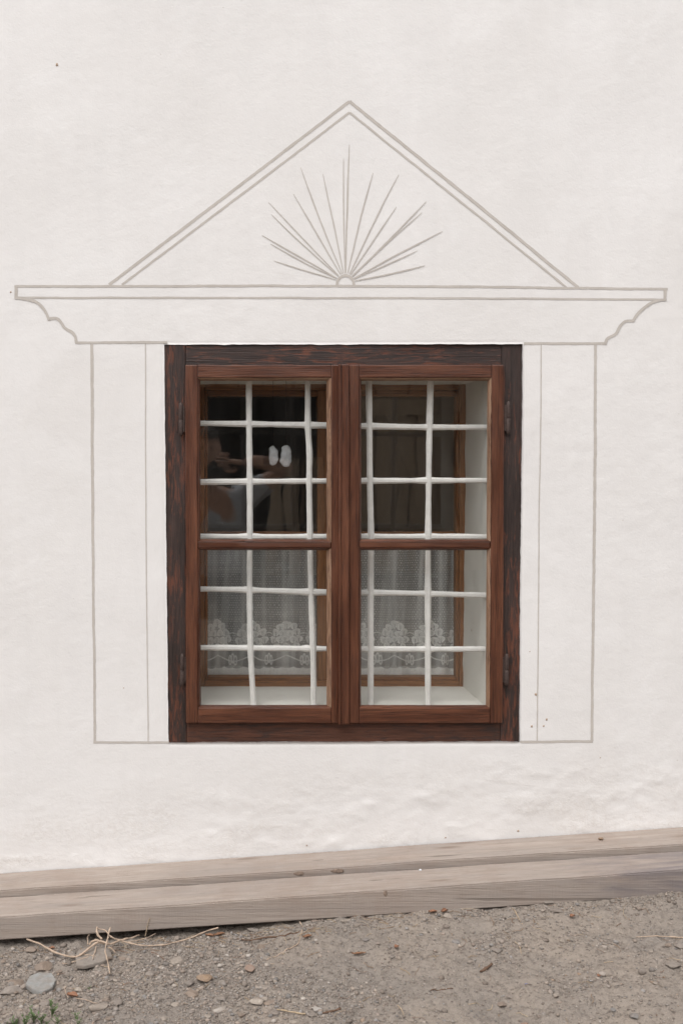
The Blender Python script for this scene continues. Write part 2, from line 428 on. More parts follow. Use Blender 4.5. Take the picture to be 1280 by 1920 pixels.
M_PLASTER = mat_plaster('lime_plaster')
M_REVEAL = mat_plaster('reveal_whitewash', base=(0.72, 0.695, 0.645), dirt_amt=0.6, fine=0.6)
M_LINE = mat_paintline()
FR = dict(dark=(0.022, 0.015, 0.013), mid=(0.045, 0.030, 0.026), light=(0.066, 0.040, 0.033), wear=(0.165, 0.055, 0.030), rough=0.52, spec=0.35, bump=0.5)
M_FRAME_H = mat_wood('frame_paint_h', axis='x', wear_amt=0.45, **FR)
M_FRAME_V = mat_wood('frame_paint_v', axis='z', wear_amt=0.35, **FR)
FB = dict(dark=(0.040, 0.016, 0.010), mid=(0.090, 0.036, 0.021), light=(0.115, 0.045, 0.026), wear=(0.028, 0.020, 0.018), rough=0.58, spec=0.35, bump=0.5)
M_FRAME_B = mat_wood('frame_sill_brown', axis='x', wear_amt=0.45, **FB)
SA = dict(dark=(0.036, 0.012, 0.006), mid=(0.100, 0.033, 0.016), light=(0.170, 0.060, 0.027), wear=(0.050, 0.019, 0.012), wear_amt=0.20, wear_mix=0.45, rough=0.36, spec=0.5, bump=0.35)
M_SASH_H = mat_wood('sash_stain_h', axis='x', **SA)
M_SASH_V = mat_wood('sash_stain_v', axis='z', **SA)
BD = dict(dark=(0.15, 0.075, 0.045), mid=(0.29, 0.17, 0.105), light=(0.40, 0.27, 0.19), wear=(0.08, 0.035, 0.02), wear_amt=0.3, rough=0.6, spec=0.3, bump=0.6)  # worn tan, paler also to paint light on right and upper top beads
M_BEAD_H = mat_wood('bead_worn_lit_h', axis='x', **BD)
M_BEAD_V = mat_wood('bead_worn_lit_v', axis='z', **BD)
IN = dict(dark=(0.13, 0.050, 0.016), mid=(0.26, 0.105, 0.034), light=(0.31, 0.135, 0.05), rough=0.5, spec=0.4, bump=0.3)
M_IN_H = mat_wood('inner_wood_h', axis='x', **IN)
M_IN_V = mat_wood('inner_wood_v', axis='z', **IN)
M_GLASS = mat_glass('window_glass', 1.2)
M_IRON_W = mat_plain('white_painted_iron', (0.80, 0.77, 0.74), 0.55, 0.08, 45, 0.35, 0, 0.5, True)
M_IRON = mat_plain('rusty_iron', (0.060, 0.040, 0.034), 0.62, 0.35, 120, 0.4, 0.2, 0.7, True)
M_LACE = mat_lace()
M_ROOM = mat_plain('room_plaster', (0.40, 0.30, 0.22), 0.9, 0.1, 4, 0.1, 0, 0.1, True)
M_TIMB = mat_timber('weathered_timber'); M_TIMBS = mat_timber('weathered_timber_stained', True)
M_DIRT = mat_ground(); M_STONE = mat_stone(); M_GRAVEL = mat_attrcol('gravel_tone'); M_LITTER = mat_attrcol('litter_tone', 0.85)

# ================================================================== THE SETTING: ground
# plank geometry first, the ground is laid round it
Y_P = 0.110    # width of the back plank (m in front of the wall)
Y_B = 0.236    # front face of the front beam
def noise_ground(x, y):
    near = sstep(3.0, 1.2, np.abs(np.asarray(x) - 0.4)) * sstep(-3.0, -1.5, y)
    h = 0.010 * fbm(x * 4, y * 4, 4, 11) + near * (0.0045 * fbm(x * 22, y * 22, 4, 5, 0.6) + 0.0022 * fbm(x * 90, y * 90, 3, 9, 0.6))
    # a slight hollow under the beam towards the left, banked up to it at the right
    edge = sstep(-0.36, -0.25, y)
    h = h - edge * sstep(0.2, -0.4, x) * 0.006 + edge * (sstep(-0.1, 0.5, x) * 0.010 + sstep(0.35, 0.8, x) * 0.006)
    return h
def axis_lines(lo, hi, fine_lo, fine_hi, step, grow=1.25):
    a = list(np.arange(fine_lo, fine_hi + step * 0.5, step)); s = step
    while a[-1] < hi: s *= grow; a.append(min(a[-1] + s, hi))
    s = step
    while a[0] > lo: s *= grow; a.insert(0, max(a[0] - s, lo))
    return np.array(a)
gx = axis_lines(-60, 60, -0.75, 1.75, 0.005); gy = axis_lines(-60, 60, -0.95, -0.10, 0.005)
X, Y = np.meshgrid(gx, gy)
Z = zg(X) + noise_ground(X, Y)
def grid_quads(nx, ny, keep=None):
    i, j = np.meshgrid(np.arange(nx - 1), np.arange(ny - 1)); a = j * nx + i
    q = np.stack([a, a + 1, a + 1 + nx, a + nx], -1).reshape(-1, 4)
    return q if keep is None else q[keep.ravel()]
ground = mk_np('ground', np.stack([X, Y, Z], -1).reshape(-1, 3), grid_quads(len(gx), len(gy)), M_DIRT)
props(ground, 'dusty grey brown earth yard strewn with fine gravel', 'ground', kind='structure')
def gz(x, y): return float(zg(x) + noise_ground(np.array(float(x)), np.array(float(y))))

# ================================================================== THE HOUSE
house = thing('house', 'white lime plastered house wall with painted pediment and columns round its window', 'house', (0.33, 0.0, 0.0))
# outline of the opening in the plaster (as wide as the visible dark frame)
OTL, OTR, OBR, OBL = (W(308, 646), W(979, 645), W(973, 1391), W(316, 1393))
OX0, OX1 = (OTL[0] + OBL[0]) / 2, (OTR[0] + OBR[0]) / 2
OZ0, OZ1 = (OBL[2] + OBR[2]) / 2, (OTL[2] + OTR[2]) / 2
def relief(x, z):
    """how far the plaster stands proud of y = 0 (metres)"""
    x = np.asarray(x, float); z = np.asarray(z, float)
    h = 0.0030 * fbm(x * 2.2, z * 2.2, 2, 21) + 0.00035 * fbm(x * 11, z * 13, 3, 23, 0.5)
    h = h + 0.00012 * fbm(x * 40, z * 55, 2, 25)
    # rough, lumpy patch low on the wall
    lowz = z - (0.20 + 0.0665 * (x - 0.33))
    mlow = sstep(0.15, 0.02, lowz) * sstep(-0.15, 0.35, fbm(x * 2.5, z * 6, 3, 31) + 0.5 * sstep(0.1, 0.8, x) + 0.1)
    lump = fbm(x * 12, z * 24, 4, 33, 0.62)
    h = h + mlow * (0.0006 * lump + 0.0009 * np.maximum(0, lump - 0.35) + 0.0003 * fbm(x * 48, z * 60, 2, 35))
    # trowelled patch at the left and chips at the right
    mp = sstep(0.15, 0.5, fbm(x * 1.6 + 3, z * 2.0, 3, 41)); h = h + mp * 0.00028 * fbm(x * 24, z * 34, 3, 43)
    edge = np.minimum(np.minimum(np.abs(x - OX0), np.abs(x - OX1)), np.minimum(np.abs(z - OZ0), np.abs(z - OZ1)))
    return h
ST = 0.0065
nx_o = int(round((OX1 - OX0) / ST)); nz_o = int(round((OZ1 - OZ0) / ST))
xs_o = np.linspace(OX0, OX1, nx_o + 1); zs_o = np.linspace(OZ0, OZ1, nz_o + 1)
xl = axis_lines(-3.5, OX0, -0.72, OX0, ST); xl = np.append(xl[xl < OX0 - ST * 0.5], [])
xr = OX1 + ST * np.arange(1, int((1.50 - OX1) / ST)); xr = list(xr); s_ = ST
while xr[-1] < 4.5: s_ *= 1.25; xr.append(min(xr[-1] + s_, 4.5))
wx = np.concatenate([xl, xs_o, xr])
zl = OZ0 - ST * np.arange(1, int((OZ0 + 0.10) / ST)); zl = zl[::-1]; zl = np.concatenate([[-0.5], zl])
zr = list(OZ1 + ST * np.arange(1, int((2.50 - OZ1) / ST))); s_ = ST
while zr[-1] < 3.4: s_ *= 1.25; zr.append(min(zr[-1] + s_, 3.4))
wz = np.concatenate([zl, zs_o, zr])
X, Z = np.meshgrid(wx, wz); ix0, iz0 = len(xl), len(zl); ix1, iz1 = ix0 + nx_o, iz0 + nz_o
Yw = -relief(X, Z)
# pull the opening onto the slightly irregular quadrilateral of the real frame, with a ragged plaster edge
u = (X - OX0) / (OX1 - OX0); vv = (Z - OZ0) / (OZ1 - OZ0)
uc, vc = np.clip(u, 0, 1), np.clip(vv, 0, 1)
dxl = (OBL[0] - OX0) * (1 - vc) + (OTL[0] - OX0) * vc; dxr = (OBR[0] - OX1) * (1 - vc) + (OTR[0] - OX1) * vc
dzb = (OBL[2] - OZ0) * (1 - uc) + (OBR[2] - OZ0) * uc; dzt = (OTL[2] - OZ1) * (1 - uc) + (OTR[2] - OZ1) * uc
dist = np.maximum(np.maximum(np.maximum(OX0 - X, X - OX1), 0), np.maximum(np.maximum(OZ0 - Z, Z - OZ1), 0))
fall = sstep(0.25, 0.0, dist)
X2 = X + fall * (dxl * (1 - uc) + dxr * uc); Z2 = Z + fall * (dzb * (1 - vc) + dzt * vc)
onb = np.zeros_like(X, bool)
onb[iz0:iz1 + 1, [ix0, ix1]] = True; onb[[iz0, iz1], ix0:ix1 + 1] = True
jx = 0.0006 * fbm(X * 45 + 5, Z * 45, 3, 51) ; jz = 0.0008 * fbm(X * 45, Z * 45 + 9, 3, 53)
side = np.zeros_like(onb); side[iz0:iz1 + 1, [ix0, ix1]] = True
topb = np.zeros_like(onb); topb[[iz0, iz1], ix0:ix1 + 1] = True
X2 = X2 + jx * side; Z2 = Z2 + jz * topb
Yw = np.where(onb, Yw + 0.0015, Yw)
keep = np.ones((len(wz) - 1, len(wx) - 1), bool); keep[iz0:iz1, ix0:ix1] = False
V = np.stack([X2, Yw, Z2], -1).reshape(-1, 3); Q = grid_quads(len(wx), len(wz), keep)
# give the plaster edge a thickness: a lip running back from the opening
nxw = len(wx); loop = [(iz0, i) for i in range(ix0, ix1)] + [(j, ix1) for j in range(iz0, iz1)] + [(iz1, i) for i in range(ix1, ix0, -1)] + [(j, ix0) for j in range(iz1, iz0, -1)]
lid = np.array([j * nxw + i for j, i in loop]); lipv = V[lid].copy(); lipv[:, 1] = 0.02
base = len(V); V = np.concatenate([V, lipv]); k = np.arange(len(lid)); k2 = (k + 1) % len(lid)
Q = np.concatenate([Q, np.stack([lid[k], base + k, base + k2, lid[k2]], -1)])
used = np.unique(Q); remap = -np.ones(len(V), int); remap[used] = np.arange(len(used))
wall = mk_np('wall', V[used], remap[Q], M_PLASTER, house)
wall['label'] = 'white lime plaster wall, rougher near the ground'

# ---- reveal of the window opening (whitewashed), sill, room behind
YI = 0.30                                  # face of the inner window
RX0, RX1 = W(374, 1000, YI)[0], W(870.5, 1000, YI)[0]
RZ0, RZ1 = W(868, 1287.5, YI)[2], W(873, 720.5, YI)[2]
YF = 0.045                                 # back of the outer frame
def sheet(name, p00, p10, p11, p01, n, m, amp, mat, parent, seed, nrm):
    p00, p10, p11, p01, nrm = [np.array(p, float) for p in (p00, p10, p11, p01, nrm)]
    a, b = np.meshgrid(np.linspace(0, 1, n), np.linspace(0, 1, m))
    P = (p00 * ((1 - a) * (1 - b))[..., None] + p10 * (a * (1 - b))[..., None] + p11 * (a * b)[..., None] + p01 * ((1 - a) * b)[..., None])
    L1 = np.linalg.norm(p10 - p00); L2 = np.linalg.norm(p01 - p00)
    h = amp * fbm(a * L1 * 12, b * L2 * 12, 4, seed)
    e = np.minimum(np.minimum(a, 1 - a), np.minimum(b, 1 - b)); h = h * sstep(0, 0.06, e)
    P = P + nrm * h[..., None]
    return mk_np(name, P.reshape(-1, 3), grid_quads(n, m), mat, parent)
sheet('window_reveal', (RX1, YF, RZ0), (RX1, YI + .06, RZ0), (RX1, YI + .06, RZ1), (RX1, YF, RZ1), 30, 80, 0.0016, M_REVEAL, house, 61, (-1, 0, 0))
sheet('window_reveal', (RX0, YF, RZ0), (RX0, YI + .06, RZ0), (RX0, YI + .06, RZ1), (RX0, YF, RZ1), 30, 80, 0.0016, M_REVEAL, house, 63, (1, 0, 0))
sheet('window_reveal', (RX0, YF, RZ1), (RX1, YF, RZ1), (RX1, YI + .06, RZ1), (RX0, YI + .06, RZ1), 60, 30, 0.0016, M_REVEAL, house, 65, (0, 0, -1))
sheet('window_ledge', (RX0, YF, RZ0), (RX1, YF, RZ0), (RX1, YI + .06, RZ0), (RX0, YI + .06, RZ0), 60, 30, 0.0010, M_REVEAL, house, 67, (0, 0, 1))
# masonry behind the frame, closing the gap between plaster and reveal
def plate(name, x0, x1, y0, y1, z0, z1, mat, parent):
    vs = [(x0, y0, z0), (x1, y0, z0), (x1, y1, z0), (x0, y1, z0), (x0, y0, z1), (x1, y0, z1), (x1, y1, z1), (x0, y1, z1)]
    return mk(name, vs, [(3, 2, 1, 0), (4, 5, 6, 7), (0, 1, 5, 4), (1, 2, 6, 5), (2, 3, 7, 6), (3, 0, 4, 7)], mat, parent)
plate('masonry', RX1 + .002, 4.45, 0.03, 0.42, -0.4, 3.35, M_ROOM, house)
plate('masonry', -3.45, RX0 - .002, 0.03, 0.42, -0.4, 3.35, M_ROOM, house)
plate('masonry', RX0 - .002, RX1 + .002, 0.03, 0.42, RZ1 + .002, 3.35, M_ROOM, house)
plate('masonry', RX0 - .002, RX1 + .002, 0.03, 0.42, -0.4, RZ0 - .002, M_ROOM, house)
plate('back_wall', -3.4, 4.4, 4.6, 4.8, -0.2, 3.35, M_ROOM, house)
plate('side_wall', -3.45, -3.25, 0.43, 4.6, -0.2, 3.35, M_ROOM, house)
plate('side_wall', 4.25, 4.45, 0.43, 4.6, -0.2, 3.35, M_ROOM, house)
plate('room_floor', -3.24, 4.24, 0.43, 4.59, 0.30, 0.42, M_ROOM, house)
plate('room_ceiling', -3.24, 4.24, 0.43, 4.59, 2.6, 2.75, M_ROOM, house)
M_ROOF = mat_plain('roof_shingle', (0.12, 0.085, 0.07), 0.85, 0.25, 12, 0.1, 0, 0.5, True)
mk('roof', [(-3.7, 0.02, 3.36), (4.7, 0.02, 3.36), (4.7, 2.4, 4.7), (-3.7, 2.4, 4.7), (4.7, 4.9, 3.36), (-3.7, 4.9, 3.36)],
   [(0, 1, 2, 3), (3, 2, 4, 5), (0, 3, 5), (1, 4, 2), (0, 5, 4, 1)], M_ROOF, house)

# ---- painted decoration: flat brush lines that follow the plaster
def ribbon_data(pts, hw, lift=0.0007, seed=1, ragged=0.3):
    """pts: photo pixels, hw: half width in pixels (scalar or list) -> mesh data lying on the plaster"""
    P = [np.array(p, float) for p in pts]; hw = hw if hasattr(hw, '__len__') else [hw] * len(P)
    Q_, H_ = [], []
    for i in range(len(P) - 1):
        L = np.linalg.norm(P[i + 1] - P[i]); m = max(1, int(L / 4.5))
        for j in range(m):
            t = j / m; Q_.append(P[i] * (1 - t) + P[i + 1] * t); H_.append(hw[i] * (1 - t) + hw[i + 1] * t)
    Q_.append(P[-1]); H_.append(hw[-1])
    vs = []; s = 0.0
    for i, p in enumerate(Q_):
        a, b = Q_[max(i - 1, 0)], Q_[min(i + 1, len(Q_) - 1)]
        t = (b - a) / (np.linalg.norm(b - a) + 1e-9); nr = np.array([-t[1], t[0]])
        if i: s += np.linalg.norm(p - Q_[i - 1])
        drift = 0.45 * float(vnoise(s * 0.018, seed * 7.7, seed))
        f1 = 1 + ragged * 0.45 * float(fbm(s * 0.11, seed * 3.1, 2, seed + 2)); f2 = 1 + ragged * 0.45 * float(fbm(s * 0.11, seed * 5.3 + 40, 2, seed + 5))
        H_[i] *= 0.9
        for q in (p + nr * (H_[i] * f1 + drift), p + nr * drift * 0.5, p - nr * (H_[i] * f2 - drift)):
            w3 = W(q[0], q[1]); vs.append((w3[0], -float(relief(w3[0], w3[2])) - lift, w3[2]))
    fs = []
    for i in range(len(Q_) - 1):
        for k in (0, 1): fs.append((3 * i + k, 3 * i + k + 1, 3 * i + 4 + k, 3 * i + 3 + k))
    return vs, fs
def painted(name, strokes, parent, label=None):
    vs, fs = [], []
    for k, (pts, hw, lift) in enumerate(strokes):
        painted.s += 1
        a, b = ribbon_data(pts, hw, lift, painted.s); o = len(vs); vs += a; fs += [tuple(i + o for i in f) for f in b]
    ob = mk(name, vs, fs, M_LINE, parent, smooth=True)
    if label: ob['label'] = label
    return ob
painted.s = 0
def c8(x, y): return (x / 3.765, 500 + y / 3.765)
def c5(x, y): return (940 + x / 3.765, 500 + y / 3.765)
def c7(x, y): return (440 + x / 2.909, 240 + y / 2.909)
def curve2(pts, k=5): return [tuple(p) for p in smooth_path(pts, k)]
L0, L1_, L2_ = 0.0005, 0.0007, 0.0009
painted('painted_pediment', [
    ([(205, 534), (655, 190)], 3.0, L0), ([(655, 190), (1083, 539)], 3.1, L1_),
    ([(229, 534), (655, 211)], 2.3, L0), ([(655, 211), (1061, 539)], 2.1, L1_)], house, 'taupe double line triangle painted on the plaster')
painted('painted_cornice', [
    ([(28, 536.8), (240, 536.4), (470, 535.6), (640, 536), (820, 537.5), (1251, 542)], 2.5, L1_),
    ([(28, 558.6), (330, 558), (640, 558.5), (960, 560), (1249, 562)], 2.1, L1_),
    ([(31, 535), (31, 561)], 3.2, L2_), ([(1246.5, 541), (1246, 563)], 3.2, L2_)], house)
for pts in (
    [curve2([c8(110, 226), c8(190, 232), c8(255, 250), c8(300, 287), c8(330, 332), c8(347, 375)]), curve2([c8(340, 372), c8(395, 364), c8(430, 388), c8(460, 432), c8(510, 462), c8(535, 495), c8(543, 540)]), [c8(533, 537), c8(800, 535), c8(1180, 534)]],
    [curve2([c5(1160, 236), c5(1080, 246), c5(1010, 286), c5(955, 336), c5(922, 388)]), curve2([c5(930, 384), c5(870, 386), c5(832, 422), c5(800, 475), c5(745, 505), c5(724, 546)]), [c5(738, 543), c5(450, 543), c5(155, 543)]]):
    painted('painted_bracket', [(pts[0], [2.0] * 4 + [3.0] * (len(pts[0]) - 4), L2_ + 0.0003), (pts[1], 3.0, L2_), (pts[2], 2.6, L1_)], house)
painted('painted_column', [([(172.6, 643), (174, 900), (176, 1150), (178.5, 1392)], [3.2, 3.0, 2.6, 2.6], L0), ([(272.8, 643), (274, 1000), (278, 1392)], 1.1, L0), ([(175.5, 1392), (317, 1392)], 2.2, L1_)], house)
painted('painted_column', [([(1114.5, 645), (1114, 900), (1112, 1150), (1108.8, 1390)], [2.9, 3.1, 2.9, 2.7], L0), ([(1013, 645), (1011, 900), (1009, 1150), (1006, 1390)], 1.2, L0), ([(974, 1390.5), (1111, 1390.5)], 2.5, L1_)], house)
sc_ = (647.3, 531.5)
sun_p = painted('painted_sunburst', [(curve2([(sc_[0] + 15.8 * math.cos(a), 534.5 - 18.0 * math.sin(a)) for a in np.linspace(0, math.pi, 9)], 4), 2.9, L2_)], house, 'taupe rising sun with thin rays painted under the pediment')
tips = [(625, 90, 2.2), (593, 165, 1.6), (480, 250, 1.7), (360, 215, 1.7), (320, 360, 1.7), (185, 405, 1.6), (200, 470, 1.6), (148, 585, 2.0), (195, 632, 1.5), (213, 724, 1.7),
        (753, 245, 1.7), (892, 255, 1.7), (880, 430, 1.6), (1042, 402, 1.8), (1018, 462, 1.4), (1132, 565, 1.9), (995, 672, 1.6), (1035, 752, 1.9)]
for kq, (tx, ty, wd) in enumerate(tips):
    tp = np.array(c7(tx, ty)); c = np.array([sc_[0], 530.0]); d = (tp - c) / np.linalg.norm(tp - c)
    b0 = c + d * 18
    bow = np.array([-d[1], d[0]]) * random.uniform(-2.0, 2.0)
    pts = curve2([b0, b0 + (tp - b0) * .4 + bow, b0 + (tp - b0) * .75 + bow * .7, tp], 6); m_ = len(pts)
    hw = [0.64 * wd * (0.75 + 0.45 * math.sin(math.pi * min(1, i / m_ * 1.25))) if i / m_ < .5 else 0.64 * wd * 1.2 * (1 - (i / m_ - .5) / .5) ** 0.7 + 0.15 for i in range(m_)]
    painted('painted_ray', [(pts, hw, L0 + 0.00006 * kq)], sun_p)
# mud flecks thrown onto the plaster
M_FLECK = mat_plain('dried_mud', (0.42, 0.32, 0.24), 0.9, 0.2, 300, 0.1, 0, 0.3)
for (fx, fy, fr) in [(996, 1361.5, 2.3), (1018.3, 1361.5, 2.2), (1024, 1348.7, 2.2), (1004, 1302, 2.8), (992.5, 1221.5, 1.3), (107, 121, 3.0), (971, 1558, 2.6), (1125, 1421, 1.2), (835, 1571, 1.5), (232, 1290, 1.2), (21, 548, 1.8), (575, 1585, 1.6)]:
    bm = bmesh.new(); c = W(fx, fy); rr = fr * 0.00115
    bmesh.ops.create_icosphere(bm, subdivisions=2, radius=1)
    for v in bm.verts:
        f = 1 + 0.35 * float(vnoise(v.co.x * 2 + fx, v.co.z * 2 + fy, 3))
        v.co = Vector((c[0] + v.co.x * rr * f, c[1] - float(relief(c[0], c[2])) - 0.0003 + v.co.y * rr * 0.35, c[2] + v.co.z * rr * f * 1.1))
    bm_to('mud_fleck', bm, M_FLECK, house, smooth=True)

# ================================================================== THE OUTER WINDOW
win = thing('casement_window', 'weathered brown wooden double casement window with four glass panes', 'window', ((OX0 + OX1) / 2, 0.0, OZ0))
YFR = 0.006        # face of the frame, just behind the plaster edge
YS = -0.009        # face of the sashes, proud of the frame
def wqx(TL, TR, BR, BL): return wq(TL, TR, BR, BL, 0.0)
jl = slab('frame_jamb', wqx((300, 640), (347.5, 640), (349.5, 1400), (308, 1400)), YFR, YF + .01, M_FRAME_V, win, 'v', 0.002, 0.0006)
jr = slab('frame_jamb', wqx((941.5, 640), (986, 640), (980, 1400), (939, 1400)), YFR, YF + .01, M_FRAME_V, win, 'v', 0.002, 0.0006)
jr['label'] = 'jamb with blackened paint worn through in red flecks'
slab('frame_head', wqx((348, 640), (941, 640), (941, 700), (348, 700)), YFR + .0008, YF + .01, M_FRAME_H, win, 'h', 0.002, 0.0006)
slab('frame_sill', wqx((350, 1345), (938.5, 1345), (938.5, 1400), (350, 1400)), YFR + .0008, YF + .01, M_FRAME_B, win, 'h', 0.002, 0.0006)

YG0, YG1 = 0.008, 0.011   # glass
def bead(name, a, b, c, d, mat, parent, seed):
    """sloping moulding from the sash face (a-b outer edge) down to the glass (d-c inner edge); pixels"""
    a, b, c, d = [np.array(p, float) for p in (a, b, c, d)]
    n = max(3, int(np.linalg.norm(b - a) / 9)); vs = []
    for i in range(n + 1):
        t = i / n; o = a + (b - a) * t; i_ = d + (c - d) * t
        jj = 0.35 * float(fbm(t * n * 0.33, seed * 4.1, 3, seed)); u = (i_ - o) / np.linalg.norm(i_ - o)
        chip = max(0.0, float(fbm(t * n * 0.6, seed * 2.7, 2, seed + 7)) - 0.55) * 1.6
        q = [o + u * (0.3 + chip), o + u * (np.linalg.norm(i_ - o) * 0.45 + jj * .6), i_ + u * jj * .8]
        ys = [YS + 0.0016 + chip * 0.002, YS + 0.0045, YG0 - 0.0035]
        for p, y in zip(q, ys): w3 = W(p[0], p[1], 0.0); vs.append((w3[0], y, w3[2]))
        w3 = W(*(i_ + u * jj * .8)); vs.append((w3[0], YG0 - 0.0003, w3[2]))
        w3 = W(*(o - u * 1.5)); vs.append((w3[0], YG0 - 0.0003, w3[2]))
    fs = []
    for i in range(n):
        for k in range(5):
            k2 = (k + 1) % 5; fs.append((5 * i + k, 5 * i + k2, 5 * i + 5 + k2, 5 * i + 5 + k))
    fs += [(4, 3, 2, 1, 0), tuple(5 * n + k for k in range(5))]
    bm = bmesh.new(); bv = [bm.verts.new(v) for v in vs]
    for f in fs: bm.faces.new([bv[k] for k in f])
    return bm_to(name, bm, mat, parent)
def join_bms(slabs, name, parent):
    """several boards of one joinery frame -> one mesh with their own materials"""
    bm = bmesh.new(); mats = []; 
    me = bpy.data.meshes.new(name)
    for o in slabs:
        m = o.data.materials[0]
        if m not in mats: mats.append(m)
        i0 = len(bm.faces); bm.from_mesh(o.data); bm.faces.ensure_lookup_table()
        for f in bm.faces[i0:]: f.material_index = mats.index(m)
        dd = o.data; bpy.data.objects.remove(o); bpy.data.meshes.remove(dd)
    bm.to_mesh(me); bm.free()
    for m in mats: me.materials.append(m)
    ob = bpy.data.objects.new(name, me); COL.objects.link(ob); ob.parent = parent
    return ob
def sash(xo0, xi0, xi1, xo1, g0, g1, xb0, xb1):
    """outer x edges, inner edges of the stiles, glass x edges g0,g1; each given at the top and shifted to the bottom by xb"""
    top, rt, rb, bot = 684.5, 708.5, 1326, 1354.5
    mid0, mid1 = 1015.5, 1027
    def XX(x, y):      # tiny convergence to the bottom
        t = (y - 684) / 670.0
        return x + xb0 * t * (xo1 - x) / (xo1 - xo0) + xb1 * t * (x - xo0) / (xo1 - xo0)
    def Qd(x0, y0, x1, y1): return wqx((XX(x0, y0), y0), (XX(x1, y0), y0), (XX(x1, y1), y1), (XX(x0, y1), y1))
    yb = 0.022
    parts = [slab('s', Qd(xo0, top, xi0, bot), YS, yb, M_SASH_V, win, 'v', 0.0028, 0.0007),
             slab('s', Qd(xi1, top, xo1, bot), YS, yb, M_SASH_V, win, 'v', 0.0028, 0.0007),
             slab('s', Qd(xi0 + .2, top + .3, xi1 - .2, rt), YS + .0006, yb, M_SASH_H, win, 'h', 0.0022, 0.0007),
             slab('s', Qd(xi0 + .2, rb, xi1 - .2, bot - .3), YS + .0006, yb, M_SASH_H, win, 'h', 0.0022, 0.0007)]
    S = join_bms(parts, 'sash', win)
    slab('glazing_bar', Qd(xi0 + .3, mid0, xi1 - .3, mid1), YS + .003, yb - .002, M_SASH_H, S, 'h', 0.003, 0.0008)
    sd_ = int(xo0)
    for (ya, yb_, ga, gb, s) in ((rt, mid0, 713.5, 1011.5, 1), (mid1, rb, 1032, 1324.5 - 1.5, 2)):
        P = lambda x, y: (XX(x, y), y)
        bead('glazing_bead', P(xi0, ya), P(xi1, ya), P(g1, ga), P(g0, ga), M_BEAD_H if s == 1 else M_SASH_H, S, sd_ + s)
        bead('glazing_bead', P(xi1, yb_), P(xi0, yb_), P(g0, gb), P(g1, gb), M_SASH_H, S, sd_ + s + 10)
        bead('glazing_bead', P(xi0, yb_), P(xi0, ya), P(g0, ga), P(g0, gb), M_SASH_V, S, sd_ + s + 20)
        bead('glazing_bead', P(xi1, ya), P(xi1, yb_), P(g1, gb), P(g1, ga), M_BEAD_V, S, sd_ + s + 30)
        slab('pane', Qd(xi0 - .6, ya - .6, xi1 + .6, yb_ + .6), YG0, YG1, M_GLASS, S, 'v', 0, 0.0, 0.2)
    return S
sl = sash(347.5, 370.5, 620.5, 635, 375.5, 612.5, 1.5, 0)
sr = sash(653.5, 672.5, 919.5, 943.5, 677.5, 914.5, 0, -3.5)
# cover strip over the meeting stiles: a rounded ridge and a flat batten
slab('cover_strip', wqx((637.5, 684), (652.5, 684), (652.8, 1355), (637.3, 1355)), YS - .009, YS + .012, M_SASH_V, win, 'v', 0.003, 0.0006)
slab('ridge_moulding', wqx((633.0, 684), (637.6, 684), (637.4, 1355), (632.8, 1355)), YS - .0125, YS + .012, M_SASH_V, win, 'v', 0.0022, 0.0004)
# hinges
def lathe(profile, c, n=12):
    vs, fs = [], []
    for r, z in profile:
        for k in range(n):
            a = 2 * math.pi * k / n; vs.append((c[0] + r * math.cos(a), c[1] + r * math.sin(a), c[2] + z))
    m = len(profile)
    for i in range(m - 1):
        for k in range(n):
            k2 = (k + 1) % n; fs.append((i * n + k, i * n + k2, (i + 1) * n + k2, (i + 1) * n + k))
    fs.append(tuple(range(n - 1, -1, -1))); fs.append(tuple((m - 1) * n + k for k in range(n)))
    return vs, fs
def knuckle_prof(h, r, capped):
    if capped: return [(r * .92, 0), (r, .001), (r * 1.02, h * .5), (r, h * .78), (r * .8, h * .92), (r * .4, h * .985), (r * .05, h)]
for (hx, h0, h1) in ((339.5, 755, 817), (951, 752.5, 815), (342, 1225, 1286), (947.5, 1225, 1285)):
    c0 = W(hx, h1); c1 = W(hx, h0); H = c1[2] - c0[2]; zm = c0[2] + H * 0.49; yc = -0.0045; r = 0.0057
    side_ = 1 if hx < 640 else -1
    xa, xb_ = sorted((hx, hx + side_ * 7))
    hg = slab('hinge', [(W(xa, h0 + 8)[0], c1[2] - .010), (W(xb_, h0 + 8)[0], c1[2] - .010), (W(xb_, h0)[0], c0[2] + .010), (W(xa, h0)[0], c0[2] + .010)], -0.006, -0.003, M_IRON, win, 'v', 0.0004, 0.0)
    vs, fs = lathe([(p[0], p[1]) for p in knuckle_prof(c1[2] - zm, r, True)], (c0[0], yc, zm + .0004))
    mk('knuckle', vs, fs, M_IRON, hg, smooth=True)
    vs, fs = lathe([(p[0] * 1.06, -p[1]) for p in knuckle_prof(zm - c0[2], r, True)], (c0[0], yc, zm - .0004))
    mk('knuckle', vs, [f[::-1] for f in fs], M_IRON, hg, smooth=True)

